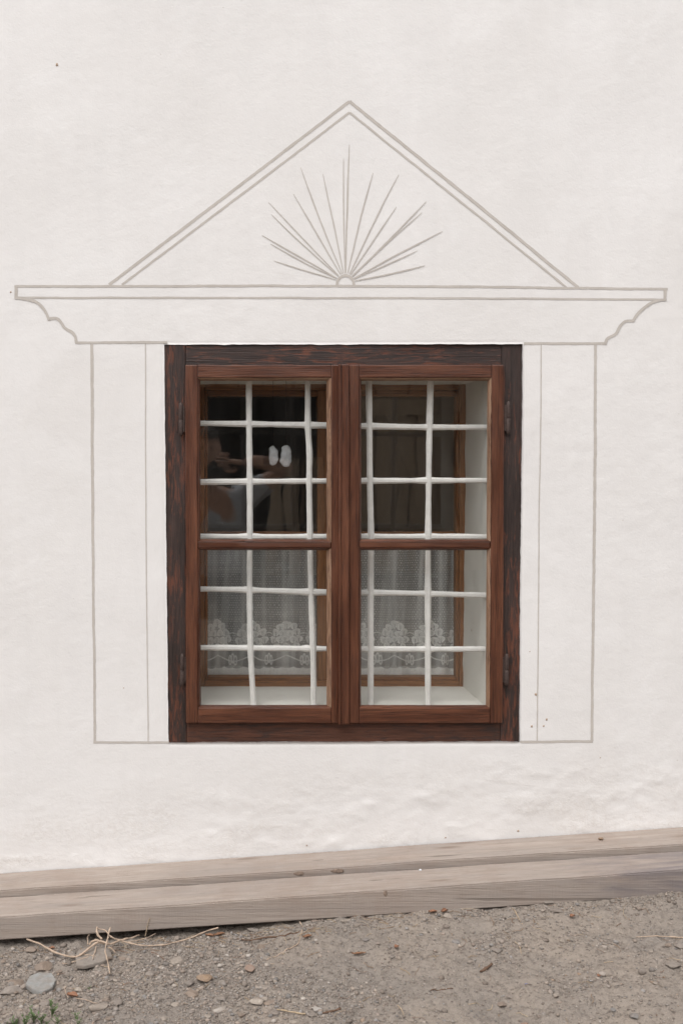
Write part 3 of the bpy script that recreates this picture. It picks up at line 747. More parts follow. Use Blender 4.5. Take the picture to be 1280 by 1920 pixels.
# ================================================================== THE IRON GRILLE
YB_ = 0.068
grille = thing('window_grille', 'white painted wrought iron bar grille behind the window glass', 'grille', (W(645, 1300, YB_)[0], YB_, RZ0))
Vb = [[(466.5, 700), (467, 795), (468, 905), (468.5, 1000), (468, 1105), (469.5, 1215), (472, 1265), (476, 1332)],
      [(577, 700), (577, 795), (580, 850), (579.5, 905), (581, 1005), (583, 1110), (586.5, 1215), (588.5, 1332)],
      [(690.5, 700), (692, 797), (693, 905), (695, 1005), (694.5, 1110), (694.5, 1217), (694.5, 1332)],
      [(807, 700), (804.5, 800), (803, 905), (802, 1005), (801.5, 1112), (801.5, 1217), (802, 1332)]]
Hb = [[(360, 793.5), (466, 795), (577, 797), (692, 799), (804, 801), (925, 801)],
      [(360, 904), (468, 903), (580, 902), (693, 901.5), (803, 901), (925, 901)],
      [(360, 1005.5), (468, 1006), (581, 1006), (694, 1006), (802, 1006), (925, 1007)],
      [(360, 1104), (468, 1106), (583, 1110), (694, 1111), (802, 1113), (925, 1117)],
      [(360, 1214), (470, 1215), (586, 1216), (694, 1217), (802, 1217), (925, 1217)]]
def bar_mesh(name, pts, half, diamond, vertical, seed, y, flat=1.0, nodes=()):
    path = smooth_path([W(p[0], p[1], y) for p in pts], 10)
    if not vertical:   # stop in the masonry just inside the reveals
        path = [p for p in path if RX0 - .012 < p[0] < RX1 + .004]
        path[0][0] = RX0 - .012; path[-1][0] = RX1 + .004
    else:
        path = [p for p in path if RZ0 - .008 < p[2] < RZ1 + .008]
    n = 8; vs = []; s = 0
    for i, p in enumerate(path):
        if i: s += np.linalg.norm(p - path[i - 1])
        hw = half * (1 + 0.11 * float(fbm(s * 22, seed * 5.1, 3, seed)))
        for q in nodes:   # swollen eyes where the bars pass through each other
            hw *= 1 + (0.10 if vertical else 0.36) * math.exp(-((p[2 if vertical else 0] - q) / 0.012) ** 2)
        for k in range(n):
            a = 2 * math.pi * (k + 0.5) / n
            ca, sa = math.cos(a), math.sin(a)
            pw = 4.0 if not diamond else 5.0   # squarish superellipse
            rr = (abs(ca) ** pw + abs(sa) ** pw) ** (-1 / pw)
            a2 = a + (math.pi / 4 if diamond else 0)
            u_, v_ = rr * math.cos(a2) * hw, rr * math.sin(a2) * hw * flat
            if vertical: vs.append((p[0] + u_, y + v_, p[2]))
            else: vs.append((p[0], y + v_, p[2] + u_))
    fs = []
    m = len(path)
    for i in range(m - 1):
        for k in range(n):
            k2 = (k + 1) % n; fs.append((i * n + k, i * n + k2, (i + 1) * n + k2, (i + 1) * n + k))
    fs += [tuple(range(n)), tuple((m - 1) * n + k for k in range(n - 1, -1, -1))]
    bm = bmesh.new(); bv = [bm.verts.new(v) for v in vs]
    for f in fs: bm.faces.new([bv[k] for k in f])
    return bm_to(name, bm, M_IRON_W, grille)
for i, p in enumerate(Vb):
    bar_mesh('vertical_bar', p, 0.0076, False, True, 3 + i, YB_ - 0.003, 0.9, [W(640, h[2][1], YB_)[2] for h in Hb])
for i, p in enumerate(Hb):
    bar_mesh('horizontal_bar', p, 0.0074, True, False, 13 + i, YB_, 0.9, [W(v[2][0], 900, YB_)[0] for v in Vb])

# ================================================================== THE INNER WINDOW
inw = thing('inner_window', 'inner brown wooden casement window at the back of the white reveal', 'window', (W(620, 1287, YI)[0], YI, RZ0))
def iq(x0, y0, x1, y1, y=YI): return wr(x0, y0, x1, y1, y)
zt, zb = 719.5, 1288.5
slab('frame_jamb', iq(372, zt, 384, zb), YI, YI + .05, M_IN_V, inw, 'v', .002, .0005)
slab('frame_jamb', iq(861, zt, 872.5, zb), YI, YI + .05, M_IN_V, inw, 'v', .002, .0005)
slab('frame_head', iq(384.3, zt, 860.7, 731), YI + .001, YI + .05, M_IN_H, inw, 'h', .002, .0005)
slab('frame_sill', iq(384.3, 1277, 860.7, zb), YI + .001, YI + .05, M_IN_H, inw, 'h', .002, .0005)
YI2 = YI + .012
def inner_sash(x0, x1, wl, wr_):
    ps = [slab('s', iq(x0, 731.5, x0 + wl, 1276.5, YI2), YI2, YI2 + .035, M_IN_V, inw, 'v', .003, .0005),
          slab('s', iq(x1 - wr_, 731.5, x1, 1276.5, YI2), YI2, YI2 + .035, M_IN_V, inw, 'v', .003, .0005),
          slab('s', iq(x0 + wl + .2, 731.8, x1 - wr_ - .2, 743, YI2), YI2 + .0006, YI2 + .035, M_IN_H, inw, 'h', .003, .0005),
          slab('s', iq(x0 + wl + .2, 1269, x1 - wr_ - .2, 1276.3, YI2), YI2 + .0006, YI2 + .035, M_IN_H, inw, 'h', .003, .0005)]
    S = join_bms(ps, 'sash', inw)
    slab('glazing_bar', iq(x0 + wl + .3, 997, x1 - wr_ - .3, 1005, YI2), YI2 + .003, YI2 + .03, M_IN_H, S, 'h', .003, .0005)
    for a, b in ((742.5, 997.5), (1004.5, 1269.5)):
        slab('pane', iq(x0 + wl - .5, a, x1 - wr_ + .5, b, YI2), YI2 + .014, YI2 + .017, M_GLASS, S, 'v', 0, 0, 0.3)
inner_sash(384.5, 621, 5, 26)
inner_sash(624, 860.5, 26, 6)
slab('cover_strip', iq(613, 733, 632, 1275, YI2), YI2 - .008, YI2 - .0006, M_IN_V, inw, 'v', .003, .0005)

# ================================================================== LACE CURTAINS
YCU = YI2 + .036
def curtain(px0, px1, label, seed, nfold):
    x0, x1 = W(px0, 1100, YCU)[0], W(px1, 1100, YCU)[0]
    z1, z0 = W(600, 1022, YCU)[2], W(600, 1269.5, YCU)[2]
    nx, nz = int((x1 - x0) / 0.0011), int((z1 - z0) / 0.0011)
    a, b = np.meshgrid(np.linspace(0, 1, nx), np.linspace(0, 1, nz))   # b = 0 at the top
    L, Hh = x1 - x0, z1 - z0
    # folds: gathered at the top, loosening downwards
    ph = a * nfold * 2 * math.pi + 1.3 * vnoise(a * 5, b * 0.6, seed)
    amp = 0.012 * (1 - 0.45 * b) * (0.55 + 0.45 * vnoise(a * 3.2, b * 0.4 + 3, seed + 1))
    y = YCU + amp * np.sin(ph) + 0.002 * fbm(a * 9, b * 3, 3, seed + 2)
    x = x0 + a * L + 0.004 * np.sin(ph * 0.5 + 1) * b + 0.002 * vnoise(a * 6, b * 2, seed + 4)
    z = z1 - b * Hh - 0.0022 * np.sin(ph) * b
    # cloth coordinates in mm (a little wider than the hanging width because of the folds)
    U = a * L * 1000 + 1.5 * np.sin(ph); Vv = b * Hh * 1000
    HT = Hh * 1000
    d = 0.34 + 0.04 * fbm(U * 0.9, Vv * 0.9, 2, seed + 6)
    d = d + (0.26 * np.clip(-np.cos(ph), 0, 1) ** 4 + 0.16 * sstep(0.15, 0.6, vnoise(a * 26 + 2 * b, b * 0.5, seed + 11))) * (1 - 0.35 * b)      # cloth doubles up where a fold turns
    # woven dots
    gx_, gy_ = 7.5, 7.0
    row = np.floor(Vv / gy_); uu = U + (row % 2) * gx_ / 2 + 1.4 * vnoise(row * 3.7, np.floor(U / gx_) * 1.9, seed)
    du = (uu / gx_ - np.floor(uu / gx_) - 0.5) * gx_; dv = (Vv / gy_ - row - 0.5) * gy_
    d = np.where((np.hypot(du * 0.8, dv * 1.2) < 1.15) & (Vv < HT * 0.78), np.maximum(d, 0.92), d)
    # eyelets along the top
    eu = (U / 26 - np.floor(U / 26) - .5) * 26; er = np.hypot(eu, Vv - 12); d = np.where((er > 2.2) & (er < 4.6), 0.75, d)
    # flowering-bush motifs standing on the hem
    K = 1.42; Um, Vm = U / K, HT - (HT - Vv) / K          # motif space, scaled about the hem
    hem = HT - 20 + 2.4 * np.abs(np.sin(Um / 6.5))
    pitch = 73.0; rr = np.random.default_rng(seed); base_v = HT - 20
    lay = np.zeros_like(d)
    for kk in range(-1, int(L * 1000 / K / pitch) + 2):
        cu = kk * pitch + (seed * 13 % 40)
        sw = 2.2 + 6.5 * np.clip((Vm - (base_v - 22)) / 26, 0, 1) ** 2
        st = (np.abs(Um - cu - 2 * np.sin(Vm / 9)) < sw) & (Vm > base_v - 40) & (Vm < base_v + 4); lay = np.where(st, np.maximum(lay, 0.62), lay)
        for (pu, pv, pr) in [(0, -92, 9), (-12, -85, 8.5), (12, -86, 8.5), (-20, -73, 9), (21, -74, 9), (-7, -74, 8), (8, -72, 8), (-24, -59, 8.5), (25, -60, 8.5), (-12, -59, 9), (13, -58, 9), (0, -60, 7), (-17, -47, 7.5), (18, -47, 7.5), (0, -47, 6)]:
            pu += rr.uniform(-2, 2); pv += rr.uniform(-2, 2)
            rad = np.hypot(Um - cu - pu, (Vm - base_v - pv) * 1.05); ang = np.arctan2(Vm - base_v - pv, Um - cu - pu)
            pr2 = pr * (1 + 0.12 * np.sin(3 * ang + kk + pu)); ins = rad < pr2
            lay = np.where(ins, 0.86 + 0.14 * sstep(0.45, 0.8, rad / pr2) - 0.85 * sstep(0.88, 1.0, rad / pr2), lay)
            lay = np.where(ins & (np.abs(Um - cu - pu) < 0.7) & (Vm > base_v + pv - pr * .2), 0.35, lay)
        for du_ in (-36, 36):
            for (tu, tv) in ((-6, -16), (0, -20), (6, -16)):
                r_ = np.hypot((Um - cu - du_ - tu) / 3.6, (Vm - base_v - tv) / 11)
                lay = np.where(r_ < 1, np.maximum(lay, 0.50 + 0.45 * sstep(0.5, 0.9, r_) - 0.3 * sstep(0.93, 1.0, r_)), lay)
        sv = base_v - 26 + 12 * np.sin(np.clip((Um - cu) / pitch, 0, 1) * math.pi)
        lay = np.where((np.abs(Vm - sv) < 1.3) & (Um > cu) & (Um < cu + pitch), 0.9, lay)
        lay = np.where((np.abs(Vm - (base_v - 74 + 0.05 * (Um - cu - 36) ** 2)) < 1.1) & (np.abs(Um - cu - 36) < 12), 0.75, lay)
    d = np.maximum(d, lay * (0.94 + 0.10 * fbm(U * .5, Vv * .5, 2, seed + 9)))
    d = np.where(Vm > hem, 0.97 + 0.10 * fbm(U * 0.35, Vv * 0.15, 3, seed + 8), d)
    d = np.where((np.abs(Vm - hem) < 1.2), 0.95, d)
    d = np.where((U < 5) | (U > L * 1000 - 5), np.maximum(d, 0.6), d)
    o = mk_np('lace_curtain', np.stack([x, y, z], -1).reshape(-1, 3), grid_quads(nx, nz), M_LACE, None, origin=((x0 + x1) / 2, YCU, z0), attr={'lace_weight': np.clip(d, 0, 1).ravel()})
    props(o, label, 'curtain')
    rod, fr_ = tube_data([(x0 - .012, YCU, z1 + .001), ((x0 + x1) / 2, YCU, z1), (x1 + .012, YCU, z1 + .001)], 0.0028, 8)
    mk('curtain_rod', rod, fr_, M_IRON, o, smooth=True)
    return o
curtain(384, 607, 'white lace half curtain behind the hinged sash that covers the photographer\'s reflection', 5, 5.0)
curtain(640, 861, 'white lace half curtain beside the wide visible white reveal', 9, 5.5)

# two unidentified white ovals, given the form of pouches hung behind the upper pane
M_OVAL = mat_plain('oval_white', (0.66, 0.67, 0.69), 0.9, 0.08, 160, 0.1, 0, 0.5)
YPO = 0.17
for (cx, cy, wx_, hz, lb) in ((511.5, 854, 10.5, 18.5, 'narrower unidentified white oval hanging between the two windows'), (536, 855, 12.5, 20.5, 'wider unidentified white oval hanging between the two windows')):
    c = W(cx, cy, YPO); bm = bmesh.new(); bmesh.ops.create_icosphere(bm, subdivisions=4, radius=1)
    kx, kz = wx_ * 0.00134, hz * 0.00138
    for v in bm.verts:
        f = 1 + 0.26 * float(vnoise(v.co.x * 2.2 + cx, v.co.z * 2.2, 4)) + 0.05 * float(vnoise(v.co.x * 6, v.co.z * 6 + cx, 6))
        v.co = Vector((c[0] + v.co.x * kx * f * (1 + 0.15 * v.co.z * -1 * .5), c[1] + v.co.y * kx * .6 * f, c[2] + v.co.z * kz * (1 + 0.06 * f)))
    po = bm_to('white_oval', bm, M_OVAL, None, origin=(c[0], c[1], c[2] - kz), smooth=True)
    props(po, lb, 'pouch')
    vs, fs = tube_data([(c[0], c[1], c[2] + kz * .9), (c[0] + .001, c[1], c[2] + .12), (c[0], c[1], RZ1 + .004)], 0.0006, 5)
    mk('string', vs, fs, M_IRON, po)

# ================================================================== TIMBERS along the wall
def lin(px0, y0, px1, y1, yy):
    a, b = W(px0, y0, yy), W(px1, y1, yy); s = (b[2] - a[2]) / (b[0] - a[0]); return a[2] - s * a[0], s
def timber(name, ya, yb, top_a, top_b, bot, xa, xb, mat, label, seed, bev):
    """a sawn timber parallel to the wall: back y = -ya, front y = -yb; top lines z = c + s x at back and front"""
    n = int((xb - xa) / 0.02); vs = []
    for i in range(n + 1):
        x = xa + (xb - xa) * i / n
        j = [0.0011 * float(fbm(x * 5, seed * 3 + k * 11, 3, seed + k)) for k in range(4)]
        vs += [(x, -yb + j[0], top_b[0] + top_b[1] * x + j[1]), (x, -ya - .0008 + j[2] * .4, top_a[0] + top_a[1] * x + j[1]),
               (x, -ya - .0008, bot[0] + bot[1] * x), (x, -yb + j[3], bot[0] + bot[1] * x)]
    bm = bmesh.new(); bv = [bm.verts.new(v) for v in vs]
    for i in range(n):
        o = 4 * i
        for k in range(4):
            k2 = (k + 1) % 4; bm.faces.new([bv[q] for q in (o + k, o + k2, o + 4 + k2, o + 4 + k)])
    bm.faces.new([bv[q] for q in (3, 2, 1, 0)]); bm.faces.new([bv[4 * n + q] for q in range(4)])
    bmesh.ops.recalc_face_normals(bm, faces=bm.faces)
    bmesh.ops.bevel(bm, geom=[e for e in bm.edges if e.calc_face_angle(0) > 0.6], offset=bev, segments=2, affect='EDGES')
    o = bm_to(name, bm, mat, None, origin=((xa + xb) / 2, -(ya + yb) / 2, bot[0] + bot[1] * (xa + xb) / 2))
    props(o, label, 'timber'); return o
wallc = lin(0, 1638, 1280, 1551, -0.004)
p_f = lin(0, 1670, 1280, 1583, -Y_P)
b_b = lin(0, 1681, 1280, 1593.5, -Y_P)
b_f = lin(0, 1720, 1280, 1631, -Y_B)
b_o = lin(0, 1763, 1280, 1679, -Y_B)
plank = timber('timber_plank', 0.0, Y_P, wallc, p_f, (p_f[0] - 0.062, p_f[1]), -2.1, 3.0, M_TIMB, 'weathered grey plank wedged between the plaster wall and the front beam', 3, 0.0028)
beam = timber('timber_beam', Y_P + .006, Y_B, b_b, b_f, b_o, -1.9, 2.7, M_TIMBS, 'long squared weathered beam lying along the edge of the dirt yard', 7, 0.0030)
# knots on the beam face, dark stains on the plank face
M_KNOT_STAIN = mat_plain('dark_knot_stain', (0.235, 0.175, 0.138), 0.8, 0.3, 200, 0.2, 0, 0.6)
def knot_stain(px, py, yy, rx, rz, parent):
    c = W(px, py, yy); bm = bmesh.new(); bmesh.ops.create_icosphere(bm, subdivisions=2, radius=1)
    for v in bm.verts: v.co = Vector((c[0] + v.co.x * rx, c[1] + v.co.y * 0.0007, c[2] + v.co.z * rz * (1 + .3 * v.co.x)))
    bm_to('knot_stain', bm, M_KNOT_STAIN, parent, smooth=True)
knot_stain(722, 1675, -Y_B - .0002, 0.005, 0.008, beam)
knot_stain(560, 1638, -Y_P - .0002, 0.014, 0.006, plank); knot_stain(632, 1633, -Y_P - .0002, 0.018, 0.006, plank)

# ================================================================== LOOSE STONES
def stone_mesh(seed, ang, sub=3):
    r_ = np.random.default_rng(seed); bm = bmesh.new(); bmesh.ops.create_icosphere(bm, subdivisions=sub, radius=1)
    planes = [(lambda v: v / np.linalg.norm(v))(r_.normal(size=3)) for _ in range(ang)]; offs = r_.uniform(0.45, 0.82, ang)
    for v in bm.verts:
        p = np.array(v.co)
        for pl, of in zip(planes, offs):
            dd = p @ pl - of
            if dd > 0: p = p - pl * dd * 0.93
        p = p * (1 + 0.07 * float(fbm(p[0] * 1.7 + seed, p[1] * 1.7 + p[2] * 1.3, 3, seed)))
        v.co = Vector(p)
    me = bpy.data.meshes.new('stone'); bm.to_mesh(me); bm.free(); me.materials.append(M_STONE); me.shade_smooth(); me.set_sharp_from_angle(angle=R(28))
    return me
stone_meshes = [stone_mesh(100 + i, 9 + 3 * (i % 4)) for i in range(9)]
PEND, ANCH2 = [], []
def stone(px, py, wpx, hpx, col, name='stone', label=None, flat=0.55, rot=None, mesh=None, sink=0.42, group='small stones lying in the dirt', tilt=(0, 0)):
    """px,py: centre of the stone in the photo; wpx,hpx: its size there"""
    g = G(px, py + hpx * 0.25); s = (g[1] + DIST) / F
    rx = wpx * s * 0.5 * 1.06; dep = hpx * s * 0.5
    # seen from about 30 degrees above: image height = depth*sin + height*cos
    ry = min(rx * 1.0, dep * 1.55); rz = max(dep * 0.75, rx * flat * 0.6) if flat > .3 else dep * flat
    if flat <= .3: ry = dep / 0.48; ry = min(ry, rx * 1.1)
    i = (mesh if mesh is not None else random.randrange(len(stone_meshes)))
    o = bpy.data.objects.new(name, stone_meshes[i]); COL.objects.link(o)
    o.location = (g[0], g[1], gz(g[0], g[1]) + rz * (1 - sink) * 0.55); o.scale = (rx, ry, rz)
    o.rotation_euler = (tilt[0], tilt[1], rot if rot is not None else random.uniform(-.5, .5))
    v = random.uniform(0.9, 1.1); o.color = (col[0] * v, col[1] * v, col[2] * v, 1)
    if label: props(o, label, 'stone'); pass
    else: PEND.append((o, g[0], g[1], wpx, col))
    return o
GRY, BRN, PAL, BLU, OCH, RED = (0.255, 0.228, 0.205), (0.25, 0.195, 0.155), (0.38, 0.335, 0.29), (0.225, 0.225, 0.225), (0.34, 0.235, 0.155), (0.34, 0.20, 0.14)
# the slate: a flat chip with straight broken edges
def slate(pts, th, col, name, label):
    P = [G(*p) for p in pts]; c = np.mean(P, 0); bm = bmesh.new()
    z0 = max(gz(p[0], p[1]) for p in P)
    bot = [bm.verts.new((p[0], p[1], p[2] - c[2] + z0 - .004)) for p in P]; top = [bm.verts.new((p[0], p[1], p[2] - c[2] + z0 + th)) for p in P]
    bm.faces.new(top); bm.faces.new(bot[::-1]); m = len(P)
    for i in range(m): bm.faces.new((bot[i], bot[(i + 1) % m], top[(i + 1) % m], top[i]))
    bmesh.ops.recalc_face_normals(bm, faces=bm.faces)
    bmesh.ops.bevel(bm, geom=list(bm.edges), offset=0.0012, segments=2, affect='EDGES')
    o = bm_to(name, bm, M_STONE, None, origin=(c[0], c[1], z0)); o.color = (*col, 1); props(o, label, 'stone'); return o
slate([(48, 1850), (57, 1834), (74, 1828), (97, 1829), (106, 1842), (98, 1857), (80, 1866), (60, 1860)], 0.006, (0.30, 0.315, 0.315), 'slate_stone', 'flat blue grey slate chip with straight broken edges on the dirt')
slate([(142, 1800), (146, 1786), (175, 1779), (205, 1781), (211, 1797), (196, 1807), (160, 1816), (144, 1815)], 0.004, (0.275, 0.25, 0.225), 'flat_stone', 'wide flat stone under the tangle of dry roots')
stone(20, 1857, 60, 22, GRY, label='long narrow grey stone tilted beside the slate chip', rot=0.5, flat=.45, mesh=1)
stone(28, 1831, 44, 19, BRN, label='rough layered brown stone above the long narrow grey stone', mesh=4, rot=0.1)
stone(81, 1806, 36, 28, BRN, label='brown grey stone lodged between slate chip and beam', mesh=2)
stone(335, 1801, 34, 25, PAL, label='pale chalky lump of stone standing clear on bare dirt', mesh=3, sink=.1, flat=.7)
stone(383, 1838, 31, 24, OCH, label='rounded ochre brown stone', mesh=5, sink=.1, flat=.75)
stone(470, 1818, 26, 18, (0.29, 0.20, 0.155), label='reddish brown domed stone beside two pale pebbles', mesh=6, sink=.2, flat=.7)
stone(188, 1889, 42, 18, PAL, label='flat pale stone with a pointed end near the curled orange leaf', mesh=7, rot=.1)
stone(414, 1889, 40, 12, (0.47, 0.43, 0.39), label='whitish elongated stone flake', mesh=8, rot=.2)
stone(593, 1891, 23, 16, (0.50, 0.47, 0.44), label='small bright white stone beside a thin twig', mesh=0, sink=.1)
stone(1187, 1909, 17, 15, BLU, label='small rounded blue grey pebble alone at the yard edge', mesh=2, sink=.1)
stone(984, 1914, 17, 13, RED, label='small reddish brick coloured stone', mesh=3, sink=.1)
r_ = np.random.default_rng(88)
for q in range(46):      # more loose stones at the near left, thinning out along the beam
    px_, py2 = r_.uniform(0, 330) ** 1.0, r_.uniform(1790, 1918)
    if q > 33: px_, py2 = r_.uniform(330, 640), r_.uniform(1840, 1918)
    wq_ = r_.uniform(9, 19)
    stone(px_, py2, wq_, wq_ * r_.uniform(.55, .85), [PAL, GRY, BRN, PAL, GRY][r_.integers(5)])
for a in [(447, 1806, 19, 15, PAL), (218, 1877, 26, 17, GRY), (257, 1852, 16, 15, BLU), (300, 1842, 17, 12, GRY), (320, 1845, 18, 14, GRY), (492, 1852, 28, 13, PAL), (480, 1876, 30, 20, PAL),
          (22, 1908, 27, 26, GRY), (52, 1916, 22, 14, PAL), (475, 1740, 24, 12, GRY), (590, 1734, 24, 10, BRN), (490, 1772, 23, 17, BRN), (60, 1777, 26, 15, BRN), (112, 1818, 14, 11, BRN), (97, 1822, 14, 12, GRY), (137, 1788, 17, 14, GRY),
          (125, 1824, 15, 13, GRY), (140, 1829, 10, 7, PAL), (670, 1746, 12, 14, PAL), (650, 1738, 22, 8, PAL), (686, 1770, 20, 9, BLU), (837, 1727, 23, 14, PAL), (1027, 1705, 24, 14, GRY), (1045, 1719, 31, 13, GRY), (1017, 1717, 12, 9, PAL),
          (855, 1768, 18, 10, BLU), (931, 1781, 23, 16, GRY), (1204, 1832, 18, 20, GRY), (1262, 1815, 36, 15, GRY), (1042, 1865, 16, 13, PAL), (940, 1872, 21, 13, BRN), (955, 1855, 13, 12, GRY), (1271, 1777, 20, 15, GRY), (1052, 1763, 14, 15, PAL),
          (1220, 1791, 10, 7, PAL), (1241, 1792, 11, 7, PAL), (1253, 1775, 16, 12, BRN), (735, 1795, 17, 9, GRY), (733, 1778, 12, 8, GRY), (356, 1847, 22, 15, GRY), (362, 1861, 28, 16, BRN), (310, 1866, 24, 14, GRY), (160, 1870, 22, 12, GRY), (85, 1882, 26, 12, GRY),
          (240, 1902, 22, 14, GRY), (282, 1913, 26, 16, BLU), (208, 1905, 22, 12, BRN), (330, 1879, 20, 10, PAL), (505, 1880, 24, 14, BRN), (390, 1905, 14, 10, PAL), (550, 1915, 16, 10, PAL), (770, 1910, 14, 8, PAL), (720, 1913, 12, 8, PAL), (880, 1800, 12, 8, PAL), (795, 1752, 10, 7, PAL),
          (1120, 1842, 12, 8, PAL), (1085, 1823, 10, 7, OCH), (1012, 1893, 14, 8, GRY), (1150, 1893, 15, 9, BLU), (1110, 1900, 14, 9, GRY), (1226, 1855, 10, 7, PAL), (590, 1905, 10, 6, GRY), (5, 1880, 20, 16, GRY), (8, 1795, 16, 10, BRN), (38, 1795, 15, 9, GRY), (440, 1760, 12, 8, GRY), (540, 1765, 12, 7, BRN)]:
    stone(*a)
# the unnamed stones: described by colour, size and the two named things they lie between
for (ax, ay, nm) in ((75, 1848, 'slate chip'), (175, 1798, 'root covered flat stone'), (20, 1857, 'long narrow grey stone'), (81, 1806, 'brown stone by the slate'), (335, 1801, 'pale chalky lump'), (383, 1838, 'rounded ochre stone'),
                     (470, 1818, 'reddish domed stone'), (188, 1889, 'pointed pale stone'), (414, 1889, 'whitish flake'), (593, 1891, 'bright white stone'), (1187, 1909, 'blue grey pebble'), (984, 1914, 'brick coloured stone'), (911, 1815, 'dark stick'), (1235, 1757, 'peeling twig'),
                     (820, 1708, 'rust brown leaves'), (1072, 1730, 'reddish leaf scrap'), (743, 1785, 'tiny orange leaf scrap'), (550, 1768, 'hooked stalk'), (136, 1869, 'curled orange leaf'), (825, 1857, 'flat brown straw'), (987, 1846, 'blue plastic scrap'), (672, 1795, 'shredded brown leaf'), (60, 1918, 'clump of green weeds'), (970, 1777, 'lower bent straw')):
    ap = G(ax, ay); ANCH2.append((ap[0], ap[1], nm))
cn = {GRY: 'grey', BRN: 'brown', PAL: 'pale', BLU: 'blue grey', OCH: 'ochre', RED: 'red'}
cnt = {}
for (o, x, y, wp, cl) in PEND:
    nr = sorted(ANCH2, key=lambda q: (q[0] - x) ** 2 + (q[1] - y) ** 2)[:2]
    sz = 'tiny' if wp < 13 else ('small' if wp < 21 else 'larger')
    lb = f'{sz} {cn[cl]} stone between the {nr[0][2]} and the {nr[1][2]}'
    if lb in cnt: lb = f'{sz} {cn[cl]} stone close to the {nr[0][2]}'
    cnt.setdefault(lb, []).append(o)
for lb, os_ in cnt.items():
    for o in os_: props(o, lb, 'stone', 'loose stones in the dirt')
# pebble resting on the plank
pc = W(1125, 1566, -0.05); zt_ = wallc[0] + wallc[1] * pc[0]; zt_ = zt_ + (p_f[0] + p_f[1] * pc[0] - zt_) * 0.45
o = bpy.data.objects.new('pebble', stone_meshes[5]); COL.objects.link(o); o.location = (pc[0], -0.05, zt_ + .004); o.scale = (.0075, .006, .0055); o.color = (*OCH, 1)
props(o, 'small tan pebble lying on top of the grey plank', 'pebble')

# ---- gravel and grit: too many to count
def ico(sub):
    bm = bmesh.new(); bmesh.ops.create_icosphere(bm, subdivisions=sub, radius=1); v = np.array([tuple(x.co) for x in bm.verts]); f = np.array([[q.index for q in x.verts] for x in bm.faces]); bm.free(); return v, f
OCT = (np.array([(1, 0, 0), (-1, 0, 0), (0, 1, 0), (0, -1, 0), (0, 0, 1), (0, 0, -1)], float), np.array([(0, 2, 4), (2, 1, 4), (1, 3, 4), (3, 0, 4), (2, 0, 5), (1, 2, 5), (3, 1, 5), (0, 3, 5)]))
def scatter(n, sub, smin, smax, pw, seed):
    r_ = np.random.default_rng(seed); v0, f0 = ico(sub) if sub else OCT
    pts = []
    while len(pts) < n:
        x = r_.uniform(-0.75, 1.75, 4000); y = r_.uniform(-0.92, -Y_B - .004, 4000)
        dn = 0.22 + 1.0 * sstep(-0.15, 0.45, fbm(x * 4, y * 5, 3, 71)) + 0.6 * sstep(0.25, -0.3, x) * sstep(-.25, -.45, y) + 0.5 * sstep(-0.31, -0.25, y)
        k_ = r_.random(4000) < dn * 0.6; pts += list(zip(x[k_], y[k_]))
    P = np.array(pts[:n]); z = zg(P[:, 0]) + noise_ground(P[:, 0], P[:, 1])
    s = smin + (smax - smin) * r_.random(n) ** pw
    sc3 = s[:, None] * np.stack([r_.uniform(.8, 1.35, n), r_.uniform(.7, 1.1, n), r_.uniform(.4, .85, n)], -1)
    th = r_.uniform(0, 6.28, n); c, sn = np.cos(th), np.sin(th)
    jit = 1 + r_.uniform(-.28, .22, (n, len(v0), 1))
    vv_ = v0[None] * jit * sc3[:, None, :]
    xx = vv_[..., 0] * c[:, None] - vv_[..., 1] * sn[:, None]; yy = vv_[..., 0] * sn[:, None] + vv_[..., 1] * c[:, None]
    out = np.stack([xx + P[:, :1], yy + P[:, 1:2], vv_[..., 2] + (z + sc3[:, 2] * 0.35)[:, None]], -1).reshape(-1, 3)
    faces = (f0[None] + (np.arange(n) * len(v0))[:, None, None]).reshape(-1, 3)
    pal = np.array([GRY, BRN, (.33, .285, .245), (.25, .205, .17), (.225, .22, .215), (.31, .25, .20), (.40, .36, .32), (.22, .175, .145), OCH]); pr = np.array([.2, .18, .14, .16, .09, .12, .05, .05, .01])
    ci = r_.choice(len(pal), n, p=pr / pr.sum()); cc = (pal[ci] * 0.55 + np.array((.262, .226, .198)) * 0.45) * r_.uniform(.70, 1.30, (n, 1))
    col = np.repeat(np.concatenate([cc, np.ones((n, 1))], 1), len(v0), 0)
    return out, faces, col
v1, f1, c1 = scatter(4600, 1, 0.0024, 0.0075, 2.8, 1); v2, f2, c2 = scatter(70000, 0, 0.0009, 0.0036, 1.8, 2)
gr = mk_np('gravel', np.concatenate([v1, v2]), np.concatenate([f1, f2 + len(v1)]), M_GRAVEL, None, smooth=False, attr={'tone': np.concatenate([c1, c2])})
props(gr, 'fine grey brown gravel and grit scattered over the dirt', 'gravel', kind='stuff')

